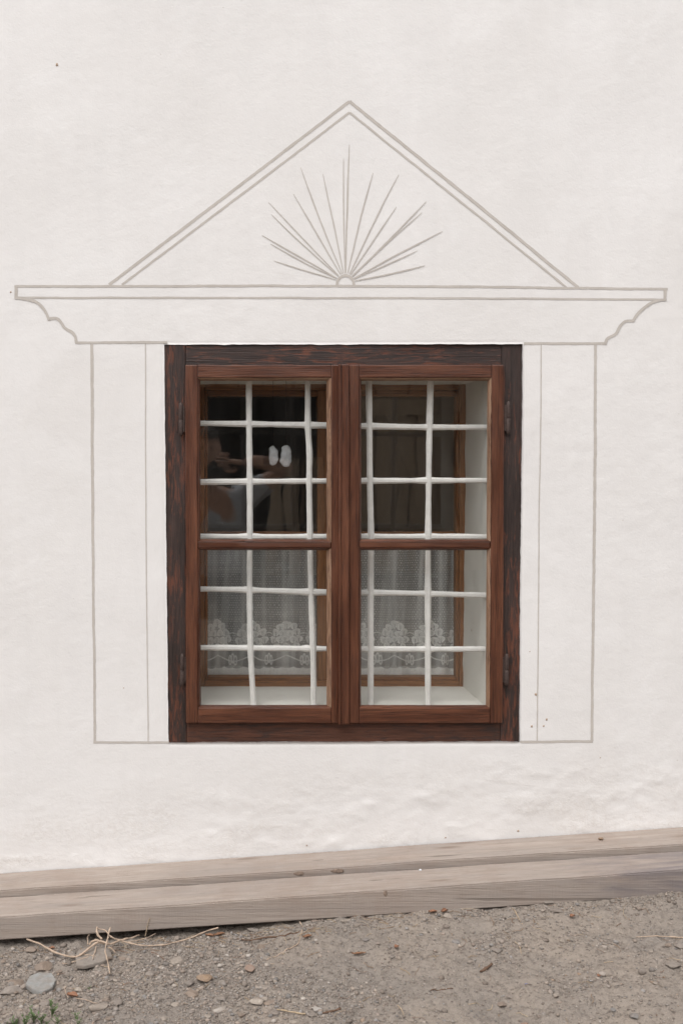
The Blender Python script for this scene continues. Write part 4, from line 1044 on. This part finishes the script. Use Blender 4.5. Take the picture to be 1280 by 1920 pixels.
# ---- straw litter
vs, fs, tone = [], [], []
r_ = np.random.default_rng(31)
for q in range(420):
    if q < 150: x = r_.normal(0.0, 0.28) if q < 90 else r_.uniform(-.5, 1.4); y = -Y_B - abs(r_.normal(0.02, 0.03)) - .004
    else: x = r_.uniform(-.7, 1.6); y = r_.uniform(-.85, -Y_B - .01)
    L = r_.uniform(.008, .035) * (1.3 if q < 90 else 1); th = r_.normal(0, .6) if q < 150 else r_.uniform(0, 3.14)
    pp = []
    for t in np.linspace(-.5, .5, 5):
        a = x + L * t * math.cos(th) + .1 * L * math.sin(t * 5 + q); b = min(y + L * t * math.sin(th), -Y_B - .003)
        pp.append((a, b, gz(a, b) + .0012 + (.5 - t) * L * r_.uniform(0, .12)))
    a_, b_ = tube_data(pp, r_.uniform(.0003, .0008), 4); o_ = len(vs); vs += a_; fs += [tuple(i + o_ for i in f) for f in b_]
    cc = np.array([(.34, .25, .16), (.26, .18, .12), (.20, .12, .08), (.42, .33, .23)][r_.integers(4)]); tone += [(*cc, 1)] * len(a_)
st_ = mk('straw_litter', vs, fs, M_LITTER, None, attr={'tone': np.array(tone)}); props(st_, 'dry straw and plant litter scattered over the dirt', 'litter', kind='stuff')

# ---- dry roots, twigs, leaves
M_ROOT = mat_plain('dry_root', (0.43, 0.325, 0.245), 0.8, 0.25, 90, 0.2, 0, 0.5, True)
M_TWIG = mat_plain('dark_twig', (0.13, 0.080, 0.055), 0.8, 0.3, 120, 0.2, 0, 0.5, True)
M_STRAW = mat_plain('straw', (0.42, 0.32, 0.215), 0.8, 0.2, 90, 0.2, 0, 0.3, True)
def stem(name, pts, r0, r1, mat, parent=None, label=None, cat=None, group=None):
    """pts: (px, py, lift above the ground in m)"""
    P = []
    for (x, y, lf) in pts:
        p = G(x, y, lf)
        if p[1] > -Y_B - r0: p = W(x, y, -Y_B - r0 - .001)
        P.append(p)
    path = smooth_path(P, 6); m = len(path)
    path = [p + np.array([0, 0, max(0, gz(p[0], p[1]) + r0 * .6 - p[2])]) for p in path]
    path = [p + np.array([.0012 * float(vnoise(i * .45, r0 * 9e4, 1)), 0, .0012 * float(vnoise(i * .45, r0 * 9e4, 2))]) for i, p in enumerate(path)]
    rad = [(r0 + (r1 - r0) * i / m) * (1 + 0.38 * float(fbm(i * .5, x * .1, 2, int(abs(y)) % 50))) for i in range(m)]
    v_, f_ = tube_data(path, rad, 7)
    if parent is None: o = mk(name, v_, f_, mat, None, origin=tuple(P[0]), smooth=True); props(o, label, cat, group)
    else: o = mk(name, v_, f_, mat, parent, smooth=True)
    return o
gb = G(190, 1775)
roots = thing('dry_roots', 'tangled clump of pale dry roots lying against the beam', 'roots', tuple(gb))
for pts, r0, r1 in [
    ([(50, 1761, .004), (77, 1771, .006), (103, 1785, .006), (129, 1793, .006), (148, 1792, .008), (165, 1780, .014), (183, 1767, .02), (196, 1769, .02)], .0021, .0026),
    ([(168, 1771, .012), (178, 1763, .022), (193, 1766, .024), (206, 1770, .02), (227, 1763, .018), (245, 1759, .014), (262, 1753, .012)], .0030, .0016),
    ([(184, 1741, .04), (198, 1745, .04), (209, 1757, .03), (232, 1765, .014), (258, 1771, .008), (284, 1773, .006), (309, 1771, .006), (349, 1762, .005), (380, 1749, .005), (410, 1739, .005)], .0019, .0014),
    ([(207, 1739, .045), (202, 1759, .034), (198, 1782, .022), (202, 1802, .012), (207, 1825, .003)], .0021, .0013),
    ([(182, 1738, .045), (182, 1749, .036), (192, 1761, .024)], .0022, .0028),
    ([(202, 1776, .018), (210, 1779, .014), (217, 1787, .006)], .0019, .0011),
    ([(181, 1774, .016), (178, 1786, .01), (174, 1799, .008)], .0016, .0009),
    ([(166, 1771, .01), (165, 1760, .02), (168, 1752, .03)], .0015, .0008),
    ([(150, 1789, .006), (165, 1790, .007), (180, 1793, .006)], .0012, .0008),
    ([(118, 1808, .003), (135, 1804, .004), (150, 1799, .006), (166, 1793, .007)], .0012, .0008),
    ([(218, 1760, .02), (240, 1766, .01), (270, 1760, .008), (292, 1750, .01)], .0010, .0005)]:
    stem('root', pts, r0, r1, M_ROOT, roots)
stem('straw_stalk', [(273, 1756, .004), (275, 1742, .02), (278, 1731, .035), (282, 1721, .048)], .0009, .0005, M_STRAW, label='thin straw stalk standing upright against the beam', cat='stalk')
stem('bent_stalk', [(562, 1728, .006), (568, 1744, .006), (560, 1767, .005), (542, 1782, .004), (520, 1793, .003), (500, 1803, .002)], .0016, .0010, M_ROOT, label='single curved tan stalk hooking down from the beam', cat='stalk')
stem('stick', [(901, 1823, .003), (911, 1815, .004), (921, 1807, .005)], .0035, .0028, M_TWIG, label='short thick dark brown stick lying alone on the dirt', cat='stick')
stem('twig', [(1192, 1757, .003), (1225, 1756, .005), (1255, 1756, .005), (1285, 1758, .003)], .0010, .0018, M_ROOT, label='straight pale twig with peeling bark beside grey gravel', cat='twig')
stem('twig', [(595, 1901, .002), (615, 1898, .004), (638, 1893, .003)], .0016, .0022, M_TWIG, label='thin brown twig beside the bright white stone', cat='twig')
stem('twig', [(520, 1893, .002), (545, 1897, .003), (572, 1901, .002)], .0011, .0014, M_STRAW, label='thin straw coloured twig left of the brown twig by the white stone', cat='twig')
stem('straw_piece', [(965, 1766, .003), (974, 1775, .005), (977, 1788, .003)], .0010, .0006, M_STRAW, label='short pale bent straw, lower of a pair on the open dirt', cat='straw')
stem('straw_piece', [(960, 1714, .003), (972, 1726, .005), (979, 1739, .003)], .0010, .0006, M_STRAW, label='short pale bent straw, upper of a pair near the beam', cat='straw')
stem('straw_piece', [(805, 1859, .002), (825, 1857, .003), (848, 1855, .002)], .0011, .0008, M_TWIG, label='flat brown straw lying level on open dirt', cat='straw')
stem('straw_piece', [(745, 1884, .002), (752, 1893, .004), (756, 1903, .002)], .0009, .0006, M_STRAW, label='tiny steep straw standing beside a crumb of dry soil', cat='straw')
stem('twig', [(435, 1759, .003), (470, 1763, .005), (500, 1757, .005), (535, 1756, .006), (562, 1752, .004)], .0013, .0020, M_TWIG, label='brown twig lying along the beam behind the curved stalk', cat='twig')
M_LEAF = mat_plain('dry_leaf', (0.27, 0.135, 0.08), 0.7, 0.3, 160, 0.3, 0, 0.6)
M_LEAFB = mat_plain('dry_leaf_brown', (0.24, 0.125, 0.07), 0.7, 0.3, 160, 0.3, 0, 0.6)
def leaf(px, py, L, Wd, rz, curl, mat, label, stem_to=None, lift=.004):
    p = G(px, py); 
    if p[1] > -Y_B - .012: p = np.array(W(px, py, -Y_B - .012)); p[2] = gz(p[0], p[1])
    n, m = 12, 9; vs = []
    for layer in (0, 1):
        for i in range(n):
            t = i / (n - 1); wd = Wd * math.sin(math.pi * min(1, t * 0.94 + .03)) ** .7
            for j in range(m):
                s = j / (m - 1) * 2 - 1
                a = s * curl
                yy = wd * (math.sin(a) / max(curl, .01)); zz = wd * (1 - math.cos(a)) / max(curl, .01) + .18 * L * (t - .5) ** 2 * 4 * .5
                vs.append((L * (t - .5), yy + .001 * float(vnoise(t * 5, s * 3, 3)), zz + lift + .0012 * float(vnoise(t * 6, s * 4, 5)) + layer * .0004))
    fs = []
    for i in range(n - 1):
        for j in range(m - 1):
            a = i * m + j; fs += [(a, a + m, a + m + 1, a + 1), tuple(n * m + q for q in (a, a + 1, a + m + 1, a + m))]
    c, s = math.cos(rz), math.sin(rz); g0 = gz(p[0], p[1])
    V_ = [(p[0] + x * c - y * s, min(p[1] + x * s + y * c, -Y_B - .001), z + g0) for x, y, z in vs]
    o = mk('dry_leaf', V_, fs, mat, None, origin=(p[0], p[1], g0), smooth=True); props(o, label, 'leaf')
    # midrib
    ms = [V_[n * m + i * m + m // 2] for i in range(n)]; a_, b_ = tube_data([(x, y, z + .0003) for x, y, z in ms], .0004, 5); mk('midrib', a_, b_, M_TWIG, o)
    return o
lf = leaf(136, 1869, .026, .010, -.3, 1.3, M_LEAF, 'curled orange dead leaf with a long thin stem')
stem('leaf_stem', [(142, 1871, .006), (158, 1874, .006), (172, 1879, .003), (184, 1881, .002)], .0009, .0006, M_ROOT, lf)
stem('leaf_stem', [(129, 1870, .006), (124, 1864, .008), (122, 1855, .008), (125, 1849, .004)], .0009, .0006, M_ROOT, lf)
leaf(833, 1705, .020, .008, .5, 1.6, M_LEAF, 'arched rust brown dead leaf tucked under the beam')
leaf(811, 1709, .022, .006, .1, .9, M_LEAF, 'flat rust brown dead leaf beside the arched one under the beam')
leaf(411, 1748, .030, .006, .35, 1.2, M_LEAFB, 'narrow folded brown leaf by the tip of the long root')
leaf(393, 1756, .022, .006, -.3, 1.0, M_LEAFB, 'dull brown leaf scrap below the narrow folded leaf')
leaf(743, 1785, .013, .006, .6, .8, M_LEAF, 'tiny orange leaf scrap alone on the open dirt')
leaf(98, 1771, .014, .006, .2, .8, M_LEAF, 'small orange leaf scrap under the first bend of the root')
leaf(576, 1768, .024, .006, .35, 1.0, M_LEAFB, 'brown leaf scrap beside the hooked stalk')
leaf(672, 1795, .034, .004, .12, .9, M_LEAFB, 'long shredded brown leaf lying flat on the dirt')
leaf(1072, 1730, .016, .006, .5, .9, M_LEAF, 'small reddish leaf scrap beside the two grey stones by the beam')
leaf(1122, 1842, .009, .004, .5, .9, M_LEAF, 'tiny bright orange leaf crumb among pale pebbles')
M_BLUE = mat_plain('blue_plastic', (0.07, 0.10, 0.28), 0.5, 0.2, 100)
pb_ = G(987, 1846); bm = bmesh.new(); bmesh.ops.create_icosphere(bm, subdivisions=2, radius=1)
for v in bm.verts:
    f = 1 + .4 * float(vnoise(v.co.x * 2, v.co.y * 2 + v.co.z, 8)); v.co = Vector((pb_[0] + v.co.x * .0042 * f, pb_[1] + v.co.y * .003 * f, gz(pb_[0], pb_[1]) + .0015 + v.co.z * .0018 * f))
props(bm_to('plastic_scrap', bm, M_BLUE, None, origin=(pb_[0], pb_[1], gz(pb_[0], pb_[1])), smooth=True), 'tiny crumpled blue plastic scrap on the dirt', 'scrap')
M_WHT = mat_plain('white_feather', (0.72, 0.72, 0.74), 0.8, 0.1, 200)
pw_ = W(788, 1629.5, -Y_P - .02); zt_ = b_b[0] + b_b[1] * pw_[0]
bm = bmesh.new(); bmesh.ops.create_icosphere(bm, subdivisions=2, radius=1)
for v in bm.verts:
    f = 1 + .6 * float(vnoise(v.co.x * 3, v.co.y * 3 + v.co.z, 9)); v.co = Vector((pw_[0] + v.co.x * .004 * f, -Y_P - .016 + v.co.y * .003 * f, zt_ + .001 + v.co.z * .0022 * f))
props(bm_to('white_crumb', bm, M_WHT, None, origin=(pw_[0], -Y_P - .016, zt_), smooth=True), 'tiny white plaster crumb lying on the beam', 'crumb')

# ---- green weeds
M_WEED = mat_plain('weed_green', (0.085, 0.13, 0.045), 0.6, 0.3, 90, 0.3, 0, 0.3)
def weed(px, py, h, nb, seed, lab, group):
    g = G(px, py); r_ = np.random.default_rng(seed); z0 = gz(g[0], g[1])
    t_ = thing('weed', lab, 'weed', (g[0], g[1], z0 - .001), group)
    for b in range(nb):
        an = r_.uniform(0, 6.28); ln = h * r_.uniform(.6, 1.1); sp = r_.uniform(.1, .5); pts = []
        for t in np.linspace(0, 1, 5): pts.append((g[0] + math.cos(an) * ln * sp * t ** 1.4, g[1] + math.sin(an) * ln * sp * t ** 1.4, z0 - .001 + ln * t * (1 - .2 * t)))
        vs, fs = tube_data(pts, [.0006, .0006, .0005, .0004, .0003], 4)
        for t in (0.35, 0.5, .62, 0.75, .87, 1.0):     # small pointed leaves along the stalk
            i = t * 4; i0 = min(int(i), 3); p = np.array(pts[i0]) + (np.array(pts[i0 + 1]) - np.array(pts[i0])) * (i - i0)
            la = r_.uniform(0, 6.28); ll = h * r_.uniform(.14, .26); d = np.array([math.cos(la), math.sin(la), r_.uniform(.2, .9)]); d /= np.linalg.norm(d); s_ = np.cross(d, [0, 0, 1]); s_ /= np.linalg.norm(s_)
            o_ = len(vs); w_ = ll * .24
            vs += [p, p + d * ll * .45 + s_ * w_, p + d * ll, p + d * ll * .45 - s_ * w_, p + d * ll * .45 + np.array([0, 0, -.0006])]
            fs += [(o_, o_ + 1, o_ + 4), (o_ + 1, o_ + 2, o_ + 4), (o_ + 2, o_ + 3, o_ + 4), (o_ + 3, o_, o_ + 4), (o_, o_ + 3, o_ + 2, o_ + 1)]
        mk('leafy_stalk', vs, fs, M_WEED, t_)
for i, (x, y, h, nb) in enumerate([(28, 1922, .030, 5), (48, 1926, .034, 6), (64, 1918, .038, 8), (78, 1924, .03, 6), (98, 1914, .048, 5), (108, 1928, .03, 5), (12, 1932, .02, 4), (84, 1932, .03, 6)]):
    weed(x, y, h, nb, 40 + i, 'small green weed with narrow pointed leaves in the gravel patch', 'weeds sprouting together')
weed(143, 1910, .026, 3, 60, 'lone sparse green weed below the curled orange leaf', None)
weed(146, 1926, .022, 4, 61, 'low leafy green weed beyond the sparse one', None)
weed(170, 1852, .018, 3, 62, 'tiny dry weed tuft on bare dirt below the roots', None)

# ================================================================== ACROSS THE YARD (seen in the glass): a plank barn
M_BARN = mat_wood('barn_boards', (0.32, 0.225, 0.15), (0.55, 0.41, 0.285), (0.60, 0.47, 0.35), 'z', rough=0.85, spec=0.1, bump=0.5)
M_BARND = mat_plain('barn_dark', (0.03, 0.025, 0.02), 0.9, 0.2, 5, 0.1, 0, 0.2, True)
YBN = -7.4
barn = thing('plank_barn', 'old brown plank barn across the yard, mirrored in the window glass', 'barn', (1.5, YBN, 0.0))
def bbox_verts(x0, x1, y0, y1, z0, z1): return [(x0, y0, z0), (x1, y0, z0), (x1, y1, z0), (x0, y1, z0), (x0, y0, z1), (x1, y0, z1), (x1, y1, z1), (x0, y1, z1)]
BF = [(3, 2, 1, 0), (4, 5, 6, 7), (0, 1, 5, 4), (1, 2, 6, 5), (2, 3, 7, 6), (3, 0, 4, 7)]
x = -4.2; r_ = np.random.default_rng(77)
while x < 7.5:
    wd = r_.uniform(.20, .32)
    if not (-0.35 < x < 1.15):
        mk('board', bbox_verts(x, x + wd - .030, YBN - .03, YBN + r_.uniform(-.006, .006), zg(x + wd / 2) - .1 + r_.uniform(0, .05), 2.75), BF, M_BARN, barn)
    else:
        mk('board', bbox_verts(x, x + wd - .030, YBN - .03, YBN + r_.uniform(-.006, .006), 1.95, 2.75), BF, M_BARN, barn)
    x += wd
def beam_between(name, a, b, w_, th, y):
    a, b = np.array(a, float), np.array(b, float); d = (b - a) / np.linalg.norm(b - a); nn = np.array([-d[1], d[0]]) * w_ / 2
    q = [a + nn, b + nn, b - nn, a - nn]
    mk(name, [(p[0], y, p[1]) for p in q] + [(p[0], y - th, p[1]) for p in q], [(0, 1, 2, 3), (7, 6, 5, 4), (0, 4, 5, 1), (1, 5, 6, 2), (2, 6, 7, 3), (3, 7, 4, 0)], M_BARN, barn)
beam_between('brace', (1.72, 2.02), (2.30, 0.30), .20, .03, YBN + .045)
beam_between('rail', (1.15, 1.75), (2.9, 1.80), .16, .03, YBN + .04)
beam_between('rail', (1.15, 0.42), (2.9, 0.46), .16, .03, YBN + .04)
for xx, tl in ((.62, .10), (.85, -.06), (1.02, .05)): beam_between('leaning_board', (xx, .05), (xx + tl, 1.25), .14, .03, YBN - .25)
mk('interior', bbox_verts(-4.2, 7.5, YBN - 4.0, YBN - 3.8, -.4, 2.75), BF, M_BARND, barn)
mk('interior_side', bbox_verts(-4.2, -4.0, YBN - 3.8, YBN - .05, -.4, 2.75), BF, M_BARND, barn)
mk('interior_side', bbox_verts(7.3, 7.5, YBN - 3.8, YBN - .05, -.4, 2.75), BF, M_BARND, barn)
mk('roof', [(-4.6, YBN + .7, 2.55), (7.9, YBN + .7, 2.55), (7.9, YBN - 2, 4.1), (-4.6, YBN - 2, 4.1), (-4.6, YBN - 4.6, 2.55), (7.9, YBN - 4.6, 2.55), (-4.6, YBN + .7, 2.48), (7.9, YBN + .7, 2.48), (7.9, YBN - 2, 4.0), (-4.6, YBN - 2, 4.0), (-4.6, YBN - 4.6, 2.48), (7.9, YBN - 4.6, 2.48)],
   [(0, 1, 2, 3), (3, 2, 5, 4), (7, 6, 9, 8), (8, 9, 10, 11), (6, 7, 1, 0), (10, 4, 5, 11), (0, 3, 9, 6), (3, 4, 10, 9), (1, 7, 8, 2), (2, 8, 11, 5)], M_ROOF, barn)

# ================================================================== THE PHOTOGRAPHER, kneeling, mirrored in the pane
M_SKIN = mat_plain('skin', (0.46, 0.27, 0.19), 0.55, 0.06, 40, 0.4)
M_SHIRT = mat_plain('grey_shirt', (0.52, 0.53, 0.55), 0.9, 0.1, 60, 0.1)
M_TROUS = mat_plain('dark_trousers', (0.10, 0.10, 0.11), 0.9, 0.15, 60, 0.1)
M_HAIR = mat_plain('dark_hair', (0.025, 0.018, 0.014), 0.6, 0.3, 200, 0.3)
M_BLACK = mat_plain('camera_black', (0.02, 0.02, 0.021), 0.45, 0.2, 80, 0.4)
def skin_obj(name, verts, edges, radii, mat, parent=None, root=0, sub=2, origin=None):
    org = np.array(wloc(parent)) if parent is not None else np.array(origin)
    me = bpy.data.meshes.new(name); me.from_pydata([tuple(np.array(v) - org) for v in verts], edges, [])
    o = bpy.data.objects.new(name, me); COL.objects.link(o)
    md = o.modifiers.new('skin', 'SKIN'); md.use_smooth_shade = True
    for i, r in enumerate(radii):
        sv = me.skin_vertices[0].data[i]; sv.radius = r if hasattr(r, '__len__') else (r, r); sv.use_root = (i == root)
    if sub: s = o.modifiers.new('sub', 'SUBSURF'); s.levels = sub; s.render_levels = sub
    dg = bpy.context.evaluated_depsgraph_get(); dg.update()
    m2 = bpy.data.meshes.new_from_object(o.evaluated_get(dg)); m2.name = name
    o.modifiers.clear(); o.data = m2; bpy.data.meshes.remove(me)
    m2.materials.clear(); m2.materials.append(mat); m2.shade_smooth()
    if parent is not None: o.parent = parent
    else: o.location = org
    return o
py_ = -3.02; pg = float(zg(0.0))
HX, HY, HZ = -0.03, py_ + .10, CAMZ + .13      # head centre
pv = [(0.02, py_ - .08, pg + .46), (0.02, py_ - .05, pg + .62), (0.01, py_ - .03, pg + .80), (0.0, py_ - .01, pg + .93), (-0.01, py_ + .03, pg + 1.03), (HX, HY - .03, HZ - .06), (HX, HY - .01, HZ + .05),
      (0.19, py_ + .0, pg + .97), (0.42, py_ + .12, pg + 1.14), (0.24, py_ + .28, pg + 1.18), (0.15, py_ + .33, pg + 1.17),          # his left arm, elbow out
      (-0.19, py_ + .0, pg + .92), (-0.28, py_ + .10, pg + .70), (-0.10, py_ + .24, pg + .84), (-0.03, py_ + .29, pg + .93),           # right arm below the camera
      (0.12, py_ - .07, pg + .43), (0.16, py_ + .30, pg + .12), (0.17, py_ - .10, pg + .07), (0.18, py_ - .22, pg + .05),
      (-0.09, py_ - .07, pg + .43), (-0.15, py_ + .28, pg + .46), (-0.16, py_ + .22, pg + .09), (-0.16, py_ + .40, pg + .05)]
pe = [(0, 1), (1, 2), (2, 3), (3, 4), (4, 5), (5, 6), (3, 7), (7, 8), (8, 9), (9, 10), (3, 11), (11, 12), (12, 13), (13, 14), (0, 15), (15, 16), (16, 17), (17, 18), (0, 19), (19, 20), (20, 21), (21, 22)]
prd = [(.16, .13), (.145, .11), (.16, .115), (.14, .10), .055, .062, .05, .068, .046, .036, .026, .068, .046, .036, .026, .10, .066, .05, .04, .10, .066, .05, .042]
person = skin_obj('person', pv, pe, prd, M_SKIN, origin=(0.0, py_, pg))
props(person, 'kneeling dark haired person in grey shirt raising a camera, mirrored in the window', 'person')
# head with a face
bm = bmesh.new(); bmesh.ops.create_icosphere(bm, subdivisions=5, radius=1)
for v in bm.verts:
    x, y, z = v.co
    jaw = 1 - .28 * max(0, -z) ** 1.3
    X_, Y_, Z_ = x * .074 * jaw, y * .095 * (1 - .12 * max(0, -z)), z * .118
    if y > 0:
        Y_ += .026 * math.exp(-((x / .16) ** 2 + ((z + .18) / .20) ** 2)) + .006 * math.exp(-((x / .4) ** 2 + ((z + .62) / .10) ** 2)) - .010 * math.exp(-(((abs(x) - .40) / .17) ** 2 + ((z - .02) / .12) ** 2)) + .008 * math.exp(-((abs(x) - .38) / .3) ** 2 - ((z - .22) / .08) ** 2) + .006 * math.exp(-((x / .25) ** 2 + ((z + .88) / .12) ** 2))
    ear = math.exp(-(((y + .05) / .16) ** 2 + ((z + .05) / .24) ** 2)) * (1 if abs(x) > .85 else 0); X_ += math.copysign(.012 * ear, x)
    v.co = Vector((HX + X_, HY + Y_, HZ + Z_))
bm_to('head', bm, M_SKIN, person, smooth=True)
bm = bmesh.new(); bmesh.ops.create_icosphere(bm, subdivisions=4, radius=1)
dele = [v for v in bm.verts if (v.co.z < .28 and v.co.y > -.15) or v.co.z < -.45]
bmesh.ops.delete(bm, geom=dele, context='VERTS')
for v in bm.verts: f = 1.06 + .05 * float(vnoise(v.co.x * 9, v.co.y * 9 + v.co.z * 5, 2)); v.co = Vector((HX + v.co.x * .076 * f, HY + v.co.y * .098 * f, HZ + v.co.z * .121 * f))
bmesh.ops.solidify(bm, geom=list(bm.faces), thickness=.004)
bm_to('hair', bm, M_HAIR, person, smooth=True)
for sx in (-1, 1):
    bm = bmesh.new(); bmesh.ops.create_icosphere(bm, subdivisions=2, radius=.0105, matrix=Matrix.Translation((HX + sx * .030, HY + .078, HZ + .003))); bm_to('eye', bm, M_BLACK, person, smooth=True)
# clothes as looser skins over the body
skin_obj('shirt', [pv[i] for i in (0, 1, 2, 3)] + [pv[7], tuple(np.array(pv[7]) * .35 + np.array(pv[8]) * .65), pv[11], tuple(np.array(pv[11]) * .35 + np.array(pv[12]) * .65), (-.005, py_ + .01, pg + .985)],
         [(0, 1), (1, 2), (2, 3), (3, 4), (4, 5), (3, 6), (6, 7), (3, 8)], [(.185, .15), (.17, .135), (.18, .135), (.155, .115), .084, .066, .084, .066, .066], M_SHIRT, person)
skin_obj('trousers', [pv[0], pv[15], pv[16], pv[17], pv[19], pv[20], pv[21]], [(0, 1), (1, 2), (2, 3), (0, 4), (4, 5), (5, 6)], [(.17, .14), .118, .08, .06, .118, .08, .062], M_TROUS, person)
def hand(wrist, fwd, side, up, curl):
    wrist, fwd, side, up = [np.array(a, float) for a in (wrist, fwd, side, up)]
    vs = [wrist, wrist + fwd * .05, wrist + fwd * .085]; es = [(0, 1), (1, 2)]; rd = [(.024, .018), (.036, .016), (.036, .014)]
    palm = skin_obj('hand', vs, es, rd, M_SKIN, person, sub=1)
    for k, (off, ln) in enumerate(((-.030, .068), (-.010, .078), (.011, .073), (.030, .058))):
        b = wrist + fwd * .08 + side * off; a = 0; P = [b]
        for q in range(3):
            a += curl; P.append(P[-1] + (fwd * math.cos(a) - up * math.sin(a)) * ln / 3)
        skin_obj('finger', P, [(0, 1), (1, 2), (2, 3)], [.0095, .009, .0085, .007], M_SKIN, palm, sub=1)
    P = [wrist + fwd * .03 - side * .028, wrist + fwd * .05 - side * .052, wrist + fwd * .078 - side * .06 - up * .01, wrist + fwd * .098 - side * .05 - up * .02]
    skin_obj('thumb', P, [(0, 1), (1, 2), (2, 3)], [.012, .0105, .0095, .008], M_SKIN, palm, sub=1)
hand(pv[10], (-.85, .5, .1), (0, .2, 1), (.45, .85, 0), .5)
hand(pv[14], (.25, .45, .85), (-1, .1, .2), (0, .9, -.4), .5)
bm = bmesh.new()
camc = Vector((0.02, -DIST - .10, CAMZ - .005))
bmesh.ops.create_cube(bm, size=1, matrix=Matrix.Translation(camc) @ Matrix.Diagonal((.13, .045, .085, 1)))
bmesh.ops.create_cube(bm, size=1, matrix=Matrix.Translation(camc + Vector((0, 0, .053))) @ Matrix.Diagonal((.05, .04, .03, 1)))
bmesh.ops.bevel(bm, geom=list(bm.edges), offset=.008, segments=2, affect='EDGES')
cb = bm_to('photo_camera', bm, M_BLACK, None, origin=tuple(camc - Vector((0, 0, .045)))); props(cb, 'black photo camera held at the kneeling person\'s face', 'camera')
vs, fs = lathe([(.032, 0), (.034, .01), (.034, .045), (.030, .050), (.028, .046), (.020, .040)], (0, 0, 0), 20)
mk('lens', [(camc.x + a, camc.y + .018 + c, camc.z + b) for a, b, c in vs], [f[::-1] for f in fs], M_BLACK, cb, smooth=True)
